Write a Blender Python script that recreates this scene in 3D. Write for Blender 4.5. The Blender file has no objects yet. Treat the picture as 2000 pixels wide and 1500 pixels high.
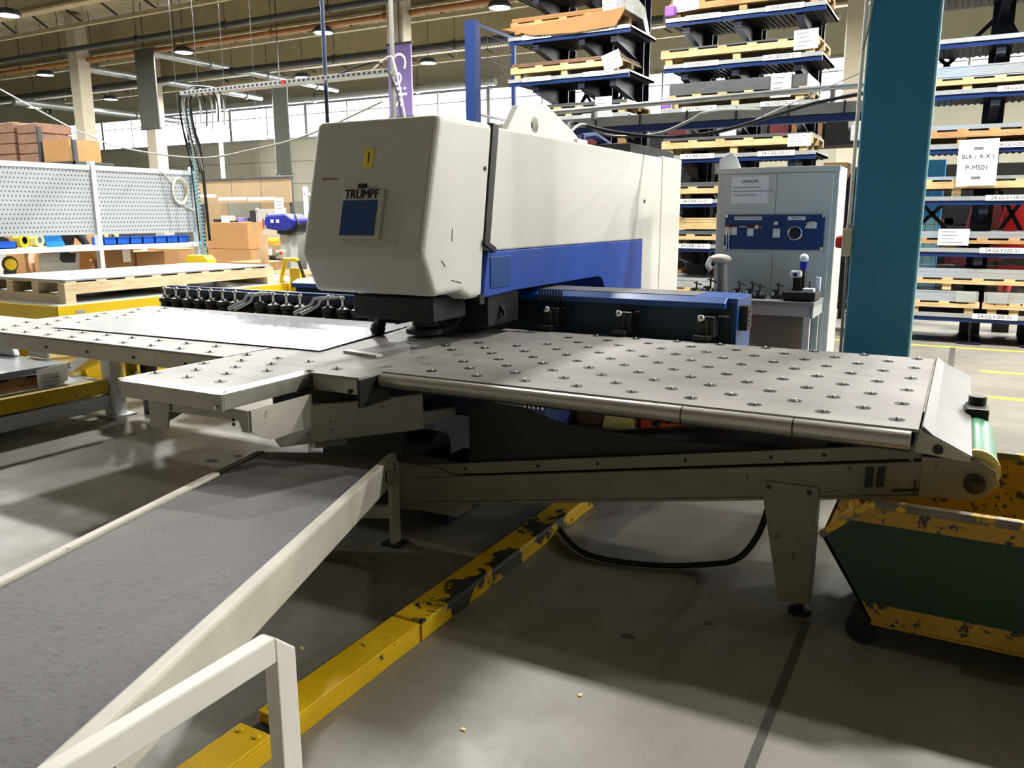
import bpy, math, random
from mathutils import Vector, Matrix
random.seed(7)
S = bpy.context.scene
COL = S.collection
PI = math.pi

# ------------------------------------------------------------------ camera
cam_data = bpy.data.cameras.new('camera')
cam_data.sensor_fit = 'HORIZONTAL'
cam_data.sensor_width = 36.0
cam_data.lens = 36.0 * 1590.2 / 2000.0
cam_data.clip_start = 0.05
cam_data.clip_end = 300
cam = bpy.data.objects.new('camera', cam_data)
COL.objects.link(cam)
RX = Vector((0.8767, 0.4796, -0.0035)); UP = Vector((-0.0943, 0.1794, 0.9793)); BK = RX.cross(UP)
cam.matrix_world = Matrix(((RX.x, UP.x, BK.x, 0.0), (RX.y, UP.y, BK.y, 0.0), (RX.z, UP.z, BK.z, 1.6), (0, 0, 0, 1)))
S.camera = cam

# ------------------------------------------------------------------ world, exposure, hall lamps
W = bpy.data.worlds.new('world'); S.world = W; W.use_nodes = True
W.node_tree.nodes['Background'].inputs[0].default_value = (0.75, 0.85, 1.0, 1)
W.node_tree.nodes['Background'].inputs[1].default_value = 0.6
S.view_settings.view_transform = 'Standard'
S.view_settings.look = 'None'
S.view_settings.gamma = 1.0
S.view_settings.use_curve_mapping = False
S.view_settings.exposure = 0.0
S.cycles.max_bounces = 4
S.cycles.glossy_bounces = 2
S.cycles.transmission_bounces = 0
S.cycles.caustics_reflective = False
S.cycles.caustics_refractive = False
S.cycles.adaptive_threshold = 0.08
S.cycles.adaptive_min_samples = 12
S.cycles.diffuse_bounces = 2
LAMP_POWER = 635.0
LAMP_COL = (1.0, 0.982, 0.945)
WINDOW_GLOW = 14.0
def area(name, loc, sx, sy, power, color, rot=(0, 0, 0), parent=None):
    l = bpy.data.lights.new(name, 'AREA'); l.shape = 'RECTANGLE'; l.size = sx; l.size_y = sy
    l.energy = power; l.color = color
    o = bpy.data.objects.new(name, l); COL.objects.link(o); o.location = loc; o.rotation_euler = rot
    if parent: o.parent = parent
    return o
LAMP_X = [0.8 + 6.1 * k for k in range(-5, 4)]
LAMP_Y = [8.4 + 5.9 * k for k in range(0, 4)]
LAMPS_SEEN = [(-23.5, 14.3), (-23.6, 20.2), (-17.5, 20.2), (-11.4, 20.2), (-31.9, 20.6), (-35.8, 26.2), (-41.7, 26.2), (-17.6, 25.9), (-29.7, 26.1), (-23.7, 26.0)]
for lx in LAMP_X:                        # the rest of the hall's lamp grid, above and right of the frame
    for ly in LAMP_Y:
        if all((lx - a) ** 2 + (ly - b) ** 2 > 9 for a, b in LAMPS_SEEN) and lx > -32:
            area('hall_lamp', (lx, ly, 6.95), 0.6, 0.45, LAMP_POWER, LAMP_COL)

for lx in (-17.5, -23.6): area('hall_lamp', (lx, 2.5, 6.95), 0.6, 0.45, LAMP_POWER, LAMP_COL)

# ------------------------------------------------------------------ materials
def lin(c):
    f = lambda v: (v / 255.0) / 12.92 if v / 255.0 <= 0.04045 else ((v / 255.0 + 0.055) / 1.055) ** 2.4
    return (f(c[0]), f(c[1]), f(c[2]), 1.0)
MATS = {}
def nodes_of(name):
    m = bpy.data.materials.new(name); m.use_nodes = True
    nt = m.node_tree; b = nt.nodes['Principled BSDF']
    return m, nt, b
def noise(nt, scale, detail=4, stretch=None, coord='Object', rough=0.55):
    tc = nt.nodes.new('ShaderNodeTexCoord'); n = nt.nodes.new('ShaderNodeTexNoise')
    n.inputs['Scale'].default_value = scale; n.inputs['Detail'].default_value = detail; n.inputs['Roughness'].default_value = rough
    if stretch:
        mp = nt.nodes.new('ShaderNodeMapping'); mp.inputs['Scale'].default_value = stretch
        nt.links.new(tc.outputs[coord], mp.inputs['Vector']); nt.links.new(mp.outputs[0], n.inputs['Vector'])
    else:
        nt.links.new(tc.outputs[coord], n.inputs['Vector'])
    return n
def ramp(nt, src, stops):
    r = nt.nodes.new('ShaderNodeValToRGB')
    e = r.color_ramp.elements
    while len(e) < len(stops): e.new(0.5)
    for i, (p, c) in enumerate(stops):
        e[i].position = p; e[i].color = c if len(c) == 4 else (*c, 1)
    nt.links.new(src, r.inputs['Fac'])
    return r
def mixc(nt, fac, a, b):
    m = nt.nodes.new('ShaderNodeMix'); m.data_type = 'RGBA'
    for i, v in ((6, a), (7, b)):
        if isinstance(v, tuple): m.inputs[i].default_value = v
        else: nt.links.new(v, m.inputs[i])
    if isinstance(fac, float): m.inputs[0].default_value = fac
    else: nt.links.new(fac, m.inputs[0])
    return m.outputs[2]
def bump(nt, b, src, strength, dist=0.01):
    bp = nt.nodes.new('ShaderNodeBump'); bp.inputs['Strength'].default_value = strength; bp.inputs['Distance'].default_value = dist
    nt.links.new(src, bp.inputs['Height']); nt.links.new(bp.outputs[0], b.inputs['Normal'])
def paint(name, rgb, rough=0.45, metal=0.0, var=0.12, scale=3.0, stretch=None, rvar=0.0, wear=None, bmp=0.0, spec=None):
    """plain surface with slow colour variation; wear = (rgb, scale, threshold, stretch) chips through to another colour"""
    m, nt, b = nodes_of(name)
    c = lin(rgb)
    n = noise(nt, scale, 5, stretch)
    lo = tuple(v * (1 - var) for v in c[:3]) + (1,); hi = tuple(min(1, v * (1 + var)) for v in c[:3]) + (1,)
    r = ramp(nt, n.outputs['Fac'], [(0.3, lo), (0.7, hi)])
    out = r.outputs['Color']
    if wear:
        wn = noise(nt, wear[1], 8, wear[3] if len(wear) > 3 else None, rough=0.65)
        wr = ramp(nt, wn.outputs['Fac'], [(wear[2], (0, 0, 0)), (wear[2] + 0.02, (1, 1, 1))])
        out = mixc(nt, wr.outputs['Color'], out, lin(wear[0]))
    nt.links.new(out, b.inputs['Base Color'])
    b.inputs['Roughness'].default_value = rough; b.inputs['Metallic'].default_value = metal
    if spec is not None: b.inputs['Specular IOR Level'].default_value = spec
    if rvar:
        rn = noise(nt, scale * 2.3, 6, stretch)
        rr = ramp(nt, rn.outputs['Fac'], [(0.3, (max(0.03, rough - rvar),) * 3), (0.7, (rough + rvar,) * 3)])
        nt.links.new(rr.outputs['Color'], b.inputs['Roughness'])
    if bmp:
        bn = noise(nt, scale * 20, 4, stretch)
        bump(nt, b, bn.outputs['Fac'], bmp)
    MATS[name] = m
    return m
def glow(name, rgb, strength):
    m, nt, b = nodes_of(name)
    b.inputs['Base Color'].default_value = lin(rgb); b.inputs['Emission Color'].default_value = lin(rgb)
    b.inputs['Emission Strength'].default_value = strength
    MATS[name] = m
def wood(name, rgb, dark):
    m, nt, b = nodes_of(name)
    n = noise(nt, 5, 6, (1, 1, 9)); k = noise(nt, 1.7, 3)
    r = ramp(nt, n.outputs['Fac'], [(0.3, lin(dark)), (0.55, lin(rgb)), (0.8, tuple(min(1, v * 1.12) for v in lin(rgb)[:3]) + (1,))])
    k2 = ramp(nt, k.outputs['Fac'], [(0.35, (0.82, 0.78, 0.72)), (0.65, (1, 1, 1))])
    mm = nt.nodes.new('ShaderNodeMix'); mm.data_type = 'RGBA'; mm.blend_type = 'MULTIPLY'; mm.inputs[0].default_value = 1
    nt.links.new(r.outputs['Color'], mm.inputs[6]); nt.links.new(k2.outputs['Color'], mm.inputs[7])
    nt.links.new(mm.outputs[2], b.inputs['Base Color']); b.inputs['Roughness'].default_value = 0.7
    MATS[name] = m
paint('cream', (206, 204, 196), 0.42, var=0.03, scale=1.5)
paint('cream_grime', (192, 188, 174), 0.5, var=0.14, scale=4, wear=((120, 112, 96), 14, 0.66))
paint('scrap_cream_shaded', (140, 134, 120), 0.5, var=0.16, scale=5, wear=((92, 84, 70), 12, 0.66))  # grimy cream, toned darker to paint in the shade under the table
paint('frame_paint', (240, 238, 228), 0.4, var=0.04, scale=6, wear=((90, 86, 78), 30, 0.73))
paint('white_paint', (240, 241, 240), 0.4, var=0.03)
paint('grey_paint', (214, 216, 208), 0.45, var=0.03)
paint('bench_grey', (176, 180, 176), 0.45, var=0.06)
paint('bench_cover', (122, 124, 114), 0.5, var=0.05)
paint('light_grey', (222, 228, 232), 0.45, var=0.03)
paint('machine_blue', (8, 64, 156), 0.5, var=0.05)
paint('beam_blue', (26, 78, 148), 0.38, var=0.06)
paint('beam_top', (108, 108, 106), 0.5, var=0.08)
paint('dark_teal', (8, 42, 62), 0.5, var=0.1)
paint('navy', (24, 38, 74), 0.45, var=0.1)
paint('rack_navy', (13, 20, 40), 0.45, var=0.08)
paint('rack_blue', (16, 46, 104), 0.4, var=0.06)
paint('badge_blue', (14, 62, 126), 0.35, var=0.03)
paint('teal_column', (50, 138, 192), 0.38, var=0.05, scale=2.2, wear=((40, 120, 150), 9, 0.74))
paint('teal_edge', (150, 220, 238), 0.4, var=0.05)  # pale teal: painted highlight on the column edges, also the locker door
paint('black', (22, 22, 22), 0.5, var=0.2)
paint('rubber', (18, 18, 19), 0.7, var=0.15)
paint('dark_metal', (52, 51, 49), 0.45, 0.6, var=0.2)
paint('clamp_metal', (58, 57, 54), 0.35, 0.7, var=0.25)
paint('chrome', (220, 220, 218), 0.18, 1.0, var=0.02)
paint('galv', (168, 172, 174), 0.38, 0.75, var=0.1, scale=8)
paint('shelf_zinc', (196, 200, 202), 0.4, 0.55, var=0.08, scale=6)
paint('steel_side', (176, 172, 162), 0.42, 0.75, var=0.12, scale=5, rvar=0.08)
paint('roller_steel', (196, 193, 187), 0.3, 0.5, var=0.06, scale=5, stretch=(0.5, 8, 8), rvar=0.03)
paint('apron_steel', (108, 106, 102), 0.4, 0.4, var=0.14, scale=4)
paint('edge_steel', (232, 231, 226), 0.32, 0.7, var=0.03)
paint('sheet_steel', (216, 222, 228), 0.2, 0.5, var=0.02, scale=0.7, rvar=0.02)
paint('pack_steel', (168, 174, 178), 0.28, 0.8, var=0.1, scale=2.5)
paint('yellow', (246, 208, 18), 0.42, var=0.05, wear=((168, 140, 30), 22, 0.74))
paint('yellow_duct', (236, 192, 16), 0.4, var=0.1, scale=5, wear=((58, 58, 54), 7, 0.655))
paint('yellow_worn', (228, 186, 18), 0.4, var=0.1, scale=5, wear=((50, 52, 44), 3.4, 0.53))
paint('yellow_skip', (196, 152, 44), 0.5, var=0.12, scale=4, wear=((58, 58, 58), 18, 0.565))
paint('skip_rim', (120, 112, 92), 0.5, var=0.3, scale=9, wear=((226, 176, 30), 8, 0.53))
paint('skip_green', (16, 56, 32), 0.5, var=0.12, scale=4, wear=((92, 110, 96), 26, 0.72))
paint('yellow_tag', (246, 226, 40), 0.5, var=0.03)
paint('cardboard', (162, 122, 76), 0.8, var=0.06)
paint('cardboard_dark', (128, 96, 76), 0.6, var=0.25, scale=6)
paint('tan_board', (146, 124, 94), 0.7, var=0.04)
paint('paper', (250, 250, 250), 0.7, var=0.02)
paint('ink', (18, 18, 18), 0.6, var=0.0)
paint('grey_ink', (120, 122, 124), 0.7, var=0.0)
paint('bin_blue', (16, 96, 210), 0.4, var=0.05)
paint('lid_blue', (40, 150, 236), 0.35, var=0.04)
paint('drill_blue', (32, 40, 160), 0.35, var=0.05)
paint('bin_orange', (250, 148, 24), 0.45, var=0.05)
paint('crate_orange', (222, 74, 28), 0.5, var=0.06)
paint('red', (206, 32, 34), 0.45, var=0.05)
paint('dark_red', (96, 24, 30), 0.7, var=0.15)
paint('green_belt', (52, 138, 92), 0.35, var=0.05)
paint('tape_cream', (240, 226, 140), 0.5, var=0.03)
paint('purple', (116, 98, 158), 0.7, var=0.08)
paint('violet_wrap', (150, 90, 200), 0.5, var=0.05)
paint('dark_banner', (66, 68, 62), 0.8, var=0.06)
paint('concrete_column', (176, 168, 150), 0.8, var=0.07)
paint('wall_panel', (150, 148, 132), 0.7, var=0.05, scale=0.6)
paint('roof_deck', (170, 162, 136), 0.6, 0.1, var=0.1, scale=0.4)
paint('truss_steel', (158, 148, 118), 0.6, var=0.1)
paint('pipe_dark', (52, 56, 58), 0.5, var=0.1)
paint('pipe_orange', (150, 104, 58), 0.5, var=0.1)
paint('window_frame', (140, 142, 142), 0.5, var=0.05)
paint('floor_line', (236, 214, 70), 0.6, var=0.06, scale=6, wear=((176, 172, 156), 10, 0.66))
paint('floor_groove', (84, 82, 76), 0.8, var=0.1, scale=8)
paint('skin', (214, 164, 140), 0.55, var=0.05)
paint('shirt', (38, 38, 42), 0.85, var=0.15)
paint('hair', (62, 46, 36), 0.8, var=0.2)
paint('coil_teal', (54, 158, 176), 0.4, var=0.05)
paint('cable_grey', (150, 150, 146), 0.5, var=0.05)
paint('cable_cream', (226, 222, 204), 0.5, var=0.05)
paint('switch_box', (206, 206, 188), 0.45, var=0.03)
paint('rag', (224, 216, 208), 0.9, var=0.12, scale=18)
paint('wrap_film', (196, 200, 200), 0.2, 0.3, var=0.15, scale=12)
paint('wood_strip', (226, 192, 150), 0.75, var=0.15, scale=8, stretch=(6, 6, 0.6))
paint('near_black', (9, 9, 9), 0.55, var=0.2)  # even near-black base colour for the blocks below the head
wood('pallet_pale', (252, 232, 190), (232, 204, 154))
wood('pallet_wood', (232, 204, 152), (206, 170, 116))
wood('pallet_old', (206, 164, 112), (170, 126, 80))
glow('lamp_glow', (255, 252, 244), 16.0)
glow('tube_glow', (255, 253, 240), 9.0)
glow('window_glow', (250, 253, 255), WINDOW_GLOW)

def steel_table():
    m, nt, b = nodes_of('table_steel')
    n1 = noise(nt, 1.1, 6, (0.5, 1.4, 1)); n2 = noise(nt, 6, 6, (0.35, 2.5, 1))
    r1 = ramp(nt, n1.outputs['Fac'], [(0.34, lin((140, 137, 134))), (0.66, lin((172, 169, 165)))])
    r2 = ramp(nt, n2.outputs['Fac'], [(0.3, (0.86, 0.85, 0.84)), (0.7, (1, 1, 1))])
    mm = nt.nodes.new('ShaderNodeMix'); mm.data_type = 'RGBA'; mm.blend_type = 'MULTIPLY'; mm.inputs[0].default_value = 1
    nt.links.new(r1.outputs['Color'], mm.inputs[6]); nt.links.new(r2.outputs['Color'], mm.inputs[7])
    nt.links.new(mm.outputs[2], b.inputs['Base Color'])
    rr = ramp(nt, n2.outputs['Fac'], [(0.25, (0.42,) * 3), (0.75, (0.58,) * 3)])
    nt.links.new(rr.outputs['Color'], b.inputs['Roughness']); b.inputs['Metallic'].default_value = 0.15; b.inputs['Specular IOR Level'].default_value = 0.3
    MATS['table_steel'] = m
steel_table()
def concrete_floor():
    m, nt, b = nodes_of('concrete_floor')
    n1 = noise(nt, 0.55, 6); n2 = noise(nt, 3.5, 8, rough=0.65); n3 = noise(nt, 60, 3); n4 = noise(nt, 1.6, 5, (1, 0.35, 1))
    r1 = ramp(nt, n1.outputs['Fac'], [(0.3, lin((138, 134, 125))), (0.7, lin((164, 160, 150)))])
    r2 = ramp(nt, n2.outputs['Fac'], [(0.28, (0.80, 0.79, 0.77)), (0.5, (0.97, 0.97, 0.97)), (0.8, (1, 1, 1))])
    r4 = ramp(nt, n4.outputs['Fac'], [(0.3, (0.84, 0.83, 0.80)), (0.6, (1, 1, 1))])
    r3 = ramp(nt, n3.outputs['Fac'], [(0.3, (0.93, 0.93, 0.92)), (0.6, (1, 1, 1))])
    out = r1.outputs['Color']
    for r in (r2, r4, r3):
        mm = nt.nodes.new('ShaderNodeMix'); mm.data_type = 'RGBA'; mm.blend_type = 'MULTIPLY'; mm.inputs[0].default_value = 1
        nt.links.new(out, mm.inputs[6]); nt.links.new(r.outputs['Color'], mm.inputs[7]); out = mm.outputs[2]
    nt.links.new(out, b.inputs['Base Color'])
    rr = ramp(nt, n2.outputs['Fac'], [(0.3, (0.55,) * 3), (0.7, (0.36,) * 3)])
    nt.links.new(rr.outputs['Color'], b.inputs['Roughness'])
    MATS['concrete_floor'] = m
concrete_floor()
def belt_mat():
    m, nt, b = nodes_of('belt_rubber')
    n1 = noise(nt, 42, 8, (0.8, 1.5, 1), rough=0.75); n2 = noise(nt, 1.4, 4, (4, 1, 1)); n3 = noise(nt, 200, 2)
    r1 = ramp(nt, n1.outputs['Fac'], [(0.36, lin((40, 39, 40))), (0.45, lin((72, 70, 72))), (0.7, lin((86, 84, 85)))])
    r2 = ramp(nt, n2.outputs['Fac'], [(0.5, (0, 0, 0)), (0.75, (0.55, 0.55, 0.55))])
    out = mixc(nt, r2.outputs['Color'], r1.outputs['Color'], lin((100, 93, 82)))
    nt.links.new(out, b.inputs['Base Color']); b.inputs['Roughness'].default_value = 0.62
    bump(nt, b, n1.outputs['Fac'], 0.25, 0.004)
    MATS['belt_rubber'] = m
belt_mat()
def perforated():
    m, nt, b = nodes_of('corrugated_grey')
    b.inputs['Base Color'].default_value = lin((74, 76, 80)); b.inputs['Roughness'].default_value = 0.5
    MATS['corrugated_grey'] = m
perforated()

# ------------------------------------------------------------------ mesh helpers
ORG = {}
class MB:
    def __init__(s): s.v = []; s.f = []
    def add(s, vs, fs):
        o = len(s.v); s.v += [tuple(v) for v in vs]; s.f += [tuple(i + o for i in f) for f in fs]; return s
    def box(s, x0, x1, y0, y1, z0, z1):
        return s.add([(x0, y0, z0), (x1, y0, z0), (x1, y1, z0), (x0, y1, z0), (x0, y0, z1), (x1, y0, z1), (x1, y1, z1), (x0, y1, z1)],
                     [(3, 2, 1, 0), (4, 5, 6, 7), (0, 1, 5, 4), (1, 2, 6, 5), (2, 3, 7, 6), (3, 0, 4, 7)])
    def obox(s, c, size, M=None):
        a, b, d = size[0] / 2, size[1] / 2, size[2] / 2
        vs = [Vector(p) for p in ((-a, -b, -d), (a, -b, -d), (a, b, -d), (-a, b, -d), (-a, -b, d), (a, -b, d), (a, b, d), (-a, b, d))]
        if M is not None: vs = [M @ v for v in vs]
        c = Vector(c)
        return s.add([v + c for v in vs], [(3, 2, 1, 0), (4, 5, 6, 7), (0, 1, 5, 4), (1, 2, 6, 5), (2, 3, 7, 6), (3, 0, 4, 7)])
    def bar(s, p, q, w, h, up=(0, 0, 1)):
        p = Vector(p); q = Vector(q); d = (q - p); L = d.length; d.normalize()
        x = d.cross(Vector(up))
        if x.length < 1e-4: x = d.cross(Vector((0, 1, 0)))
        x.normalize(); u = x.cross(d)
        M = Matrix((x, d, u)).transposed()
        return s.obox((p + q) / 2, (w, L, h), M)
    def prism(s, poly, axis, a, b):
        """poly: 2-D points in the two other axes (x: (y,z), y: (x,z), z: (x,y)), extruded along axis a..b"""
        def P(u, v, t): return (t, u, v) if axis == 'x' else ((u, t, v) if axis == 'y' else (u, v, t))
        n = len(poly)
        A = sum(poly[i][0] * poly[(i + 1) % n][1] - poly[(i + 1) % n][0] * poly[i][1] for i in range(n))
        if (A < 0) != (axis == 'y'): poly = poly[::-1]
        vs = [P(u, v, a) for u, v in poly] + [P(u, v, b) for u, v in poly]
        fs = [tuple(range(n))[::-1], tuple(range(n, 2 * n))] + [(i, (i + 1) % n, n + (i + 1) % n, n + i) for i in range(n)]
        if b < a: fs = [f[::-1] for f in fs]
        return s.add(vs, fs)
    def cyl(s, p, q, r, n=16, r2=None, caps=True):
        p = Vector(p); q = Vector(q); d = (q - p).normalized()
        x = d.orthogonal().normalized(); y = d.cross(x); r2 = r if r2 is None else r2
        vs = [p + (x * math.cos(2 * PI * i / n) + y * math.sin(2 * PI * i / n)) * r for i in range(n)]
        vs += [q + (x * math.cos(2 * PI * i / n) + y * math.sin(2 * PI * i / n)) * r2 for i in range(n)]
        fs = [(i, (i + 1) % n, n + (i + 1) % n, n + i) for i in range(n)]
        if caps: fs += [tuple(range(n))[::-1], tuple(range(n, 2 * n))]
        return s.add(vs, fs)
    def tube(s, pts, r, n=8, closed=False):
        pts = [Vector(p) for p in pts]; m = len(pts); rings = []
        prev = None
        for i, p in enumerate(pts):
            a = pts[i - 1] if (i > 0 or closed) else p; b = pts[(i + 1) % m] if (i < m - 1 or closed) else p
            d = (b - a).normalized()
            x = d.orthogonal().normalized() if prev is None else (prev - d * prev.dot(d)).normalized()
            prev = x; y = d.cross(x)
            rr = r[i] if isinstance(r, (list, tuple)) else r
            rings.append([p + (x * math.cos(2 * PI * k / n) + y * math.sin(2 * PI * k / n)) * rr for k in range(n)])
        vs = [v for rg in rings for v in rg]; fs = []
        for i in range(m if closed else m - 1):
            j = (i + 1) % m
            fs += [(i * n + k, i * n + (k + 1) % n, j * n + (k + 1) % n, j * n + k) for k in range(n)]
        if not closed: fs += [tuple(range(n))[::-1], tuple(range((m - 1) * n, m * n))]
        return s.add(vs, fs)
    def lathe(s, c, prof, n=20, axis=(0, 0, 1)):
        c = Vector(c); d = Vector(axis).normalized(); x = d.orthogonal().normalized(); y = d.cross(x)
        vs = []
        for r, h in prof: vs += [c + d * h + (x * math.cos(2 * PI * k / n) + y * math.sin(2 * PI * k / n)) * max(r, 1e-5) for k in range(n)]
        fs = []
        for i in range(len(prof) - 1): fs += [(i * n + k, i * n + (k + 1) % n, (i + 1) * n + (k + 1) % n, (i + 1) * n + k) for k in range(n)]
        return s.add(vs, fs)
    def ball(s, c, r, n=12, m=8, sq=(1, 1, 1)):
        c = Vector(c); vs = []
        for i in range(m + 1):
            t = PI * i / m
            vs += [c + Vector((sq[0] * r * math.sin(t) * math.cos(2 * PI * k / n), sq[1] * r * math.sin(t) * math.sin(2 * PI * k / n), sq[2] * r * math.cos(t))) for k in range(n)]
        fs = []
        for i in range(m): fs += [((i + 1) * n + k, (i + 1) * n + (k + 1) % n, i * n + (k + 1) % n, i * n + k) for k in range(n)]
        return s.add(vs, fs)
    def mesh(s, name, org=(0, 0, 0), smooth=False):
        me = bpy.data.meshes.new(name); o = Vector(org)
        me.from_pydata([tuple(Vector(v) - o) for v in s.v], [], s.f); me.update()
        if smooth:
            for p in me.polygons: p.use_smooth = True
        return me
    def build(s, name, mat, parent=None, bevel=0.0, smooth=False, seg=2):
        org = ORG.get(parent.name, (0, 0, 0)) if parent else (0, 0, 0)
        me = s.mesh(name, org, smooth)
        me.materials.append(MATS[mat])
        return link(name, me, parent, bevel, seg, smooth)
def link(name, me, parent=None, bevel=0.0, seg=2, smooth=False):
    o = bpy.data.objects.new(name, me); COL.objects.link(o)
    if parent: o.parent = parent; ORG[o.name] = ORG.get(parent.name, (0, 0, 0))
    if smooth and bevel == 0:
        try: me.shade_auto_smooth
        except AttributeError: pass
        md = o.modifiers.new('es', 'EDGE_SPLIT'); md.split_angle = math.radians(40)
    if bevel > 0:
        b = o.modifiers.new('bevel', 'BEVEL'); b.width = bevel; b.segments = seg; b.limit_method = 'ANGLE'; b.angle_limit = math.radians(35)
    return o
def tag(o, label, cat, group=None, kind=None):
    if label: o['label'] = label
    if cat: o['category'] = cat
    if group: o['group'] = group
    if kind: o['kind'] = kind
    return o
def thing(name, loc, label, cat, group=None):
    o = bpy.data.objects.new(name, None); COL.objects.link(o); o.empty_display_size = 0.1
    o.location = loc; ORG[o.name] = tuple(loc)
    return tag(o, label, cat, group)
def struct(o):
    o['kind'] = 'structure'; return o
def copy_tree(o, parent=None):
    c = o.copy(); COL.objects.link(c); c.parent = parent
    for ch in list(o.children): copy_tree(ch, c)
    return c
def text_mesh(txt, size, depth=0.0006, bold=0.0, align='CENTER'):
    cu = bpy.data.curves.new('txt', 'FONT'); cu.body = txt; cu.size = size; cu.extrude = depth; cu.offset = bold
    cu.align_x = align; cu.align_y = 'CENTER'; cu.resolution_u = 4
    o = bpy.data.objects.new('txt', cu); COL.objects.link(o)
    dg = bpy.context.evaluated_depsgraph_get(); me = bpy.data.meshes.new_from_object(o.evaluated_get(dg))
    bpy.data.objects.remove(o); bpy.data.curves.remove(cu)
    return me
TXT = {}
def text(name, txt, size, loc, right, up, mat, parent=None, bold=0.0, squeeze=1.0, depth=0.0006, align='CENTER'):
    """flat lettering at loc, reading along right, upright along up"""
    key = (txt, size, bold, mat, depth, align)
    if key not in TXT:
        me = text_mesh(txt, size, depth, bold, align); me.materials.clear(); me.materials.append(MATS[mat]); me.name = name; TXT[key] = me
    o = bpy.data.objects.new(name, TXT[key]); COL.objects.link(o)
    r = Vector(right).normalized() * squeeze; u = Vector(up).normalized(); n = Vector(right).normalized().cross(u)
    org = Vector(ORG.get(parent.name, (0, 0, 0))) if parent else Vector((0, 0, 0))
    p = Vector(loc) - org
    o.matrix_world = Matrix(((r.x, u.x, n.x, p.x), (r.y, u.y, n.y, p.y), (r.z, u.z, n.z, p.z), (0, 0, 0, 1)))
    if parent:
        M = o.matrix_world.copy(); o.parent = parent; o.matrix_local = M
    return o
def arc(c, r, a0, a1, n, plane='yz'):
    return [(c[0] + r * math.cos(a0 + (a1 - a0) * i / n), c[1] + r * math.sin(a0 + (a1 - a0) * i / n)) for i in range(n + 1)]
def catenary(p, q, sag, n=16):
    p = Vector(p); q = Vector(q)
    return [p.lerp(q, i / n) - Vector((0, 0, sag * 4 * (i / n) * (1 - i / n))) for i in range(n + 1)]
def spline(pts, k=6):
    P = [Vector(p) for p in pts]; out = []
    for i in range(len(P) - 1):
        a = P[max(i - 1, 0)]; b = P[i]; c = P[i + 1]; d = P[min(i + 2, len(P) - 1)]
        for j in range(k):
            t = j / k
            out.append(0.5 * ((2 * b) + (c - a) * t + (2 * a - 5 * b + 4 * c - d) * t * t + (3 * b - a - 3 * c + d) * t ** 3))
    out.append(P[-1]); return out
# ================================================================== the hall
HX0, HX1, HY0, HY1, HZ = -58.0, 24.0, -10.0, 32.0, 8.9
fl = MB().box(HX0, HX1, HY0, HY1, -0.2, 0.0).build('floor', 'concrete_floor'); struct(fl)
# yellow lane lines and the saw-cut joint are parts of the floor
def floor_strip(x0, x1, y0, y1, mat, name='lane_line'):
    MB().box(x0, x1, y0, y1, -0.02, 0.0016).build(name, mat, fl)
floor_strip(-1.4, 3.0, 11.2, 11.29, 'floor_line')
floor_strip(0.27, 3.0, 9.58, 9.68, 'floor_line')
floor_strip(0.22, 3.0, 8.20, 8.31, 'floor_line')
floor_strip(0.32, 3.0, 5.36, 5.42, 'floor_line')
floor_strip(-0.425, -0.395, 0.6, 3.2, 'floor_groove', 'floor_joint')
floor_strip(-0.03, 0.03, 8.5, 11.2, 'floor_groove', 'floor_joint')
def floor_spot(x, y, rx, ry, mat, name='oil_spot'):
    MB().add([(x, y, 0.0008)] + [(x + rx * (1 + 0.15 * math.sin(5 * a)) * math.cos(a), y + ry * (1 + 0.15 * math.cos(3 * a)) * math.sin(a), 0.0008) for a in [2 * PI * i / 18 for i in range(18)]], [(0, i + 1, (i + 1) % 18 + 1) for i in range(18)]).build(name, mat, fl)
for a in ((-4.27, 3.62, 0.05, 0.035), (-4.2, 3.78, 0.035, 0.03), (-3.62, 4.1, 0.07, 0.05), (-1.0, 2.75, 0.03, 0.02), (-0.75, 3.0, 0.02, 0.015)): floor_spot(*a, 'floor_groove')
for a in ((-2.2, 2.0, 0.012, 0.01), (-1.25, 1.95, 0.008, 0.006), (-1.0, 2.3, 0.006, 0.008), (-2.05, 2.08, 0.008, 0.006)): MB().box(a[0] - a[2], a[0] + a[2], a[1] - a[3], a[1] + a[3], 0, 0.004).build('metal_chip', 'tape_cream', fl)
# roof deck: trapezoid ribs running along Y
prof = []; x = HX0
while x < HX1:
    prof += [(x, HZ), (x + 0.14, HZ), (x + 0.18, HZ - 0.09), (x + 0.32, HZ - 0.09), (x + 0.36, HZ)]; x += 0.36
m = MB(); n = len(prof)
m.add([(a, HY0, b) for a, b in prof] + [(a, HY1, b) for a, b in prof], [(i, i + 1, n + i + 1, n + i) for i in range(n - 1)])
struct(m.build('ceiling', 'roof_deck'))
def wall(name, x0, x1, y0, y1, z0, z1, mat='wall_panel'):
    return struct(MB().box(x0, x1, y0, y1, z0, z1).build(name, mat))
wall('wall_left', HX0 - 0.2, HX0, HY0, HY1, 0, HZ)
wall('wall_right', HX1, HX1 + 0.2, HY0, HY1, 0, HZ)
wall('wall_front', HX0, HX1, HY0 - 0.2, HY0, 0, HZ)
wb = thing('wall_back', (0, HY1, 0), None, None); struct(wb)
for z0 in (0.0, 1.08, 2.16, 3.24, 4.32):       # long sandwich panels with open joints
    MB().box(HX0, HX1, HY1, HY1 + 0.2, z0, z0 + 1.06).build('wall_sheet', 'wall_panel', wb)
MB().box(HX0, HX1, HY1, HY1 + 0.2, 7.0, HZ).build('wall_sheet', 'wall_panel', wb)
MB().box(HX0, HX1, HY1 + 0.15, HY1 + 0.22, 0, HZ).build('wall_backing', 'window_frame', wb)
WZ0, WZ1 = 5.42, 7.0
k = 0; x = HX0 + 0.4
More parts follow.
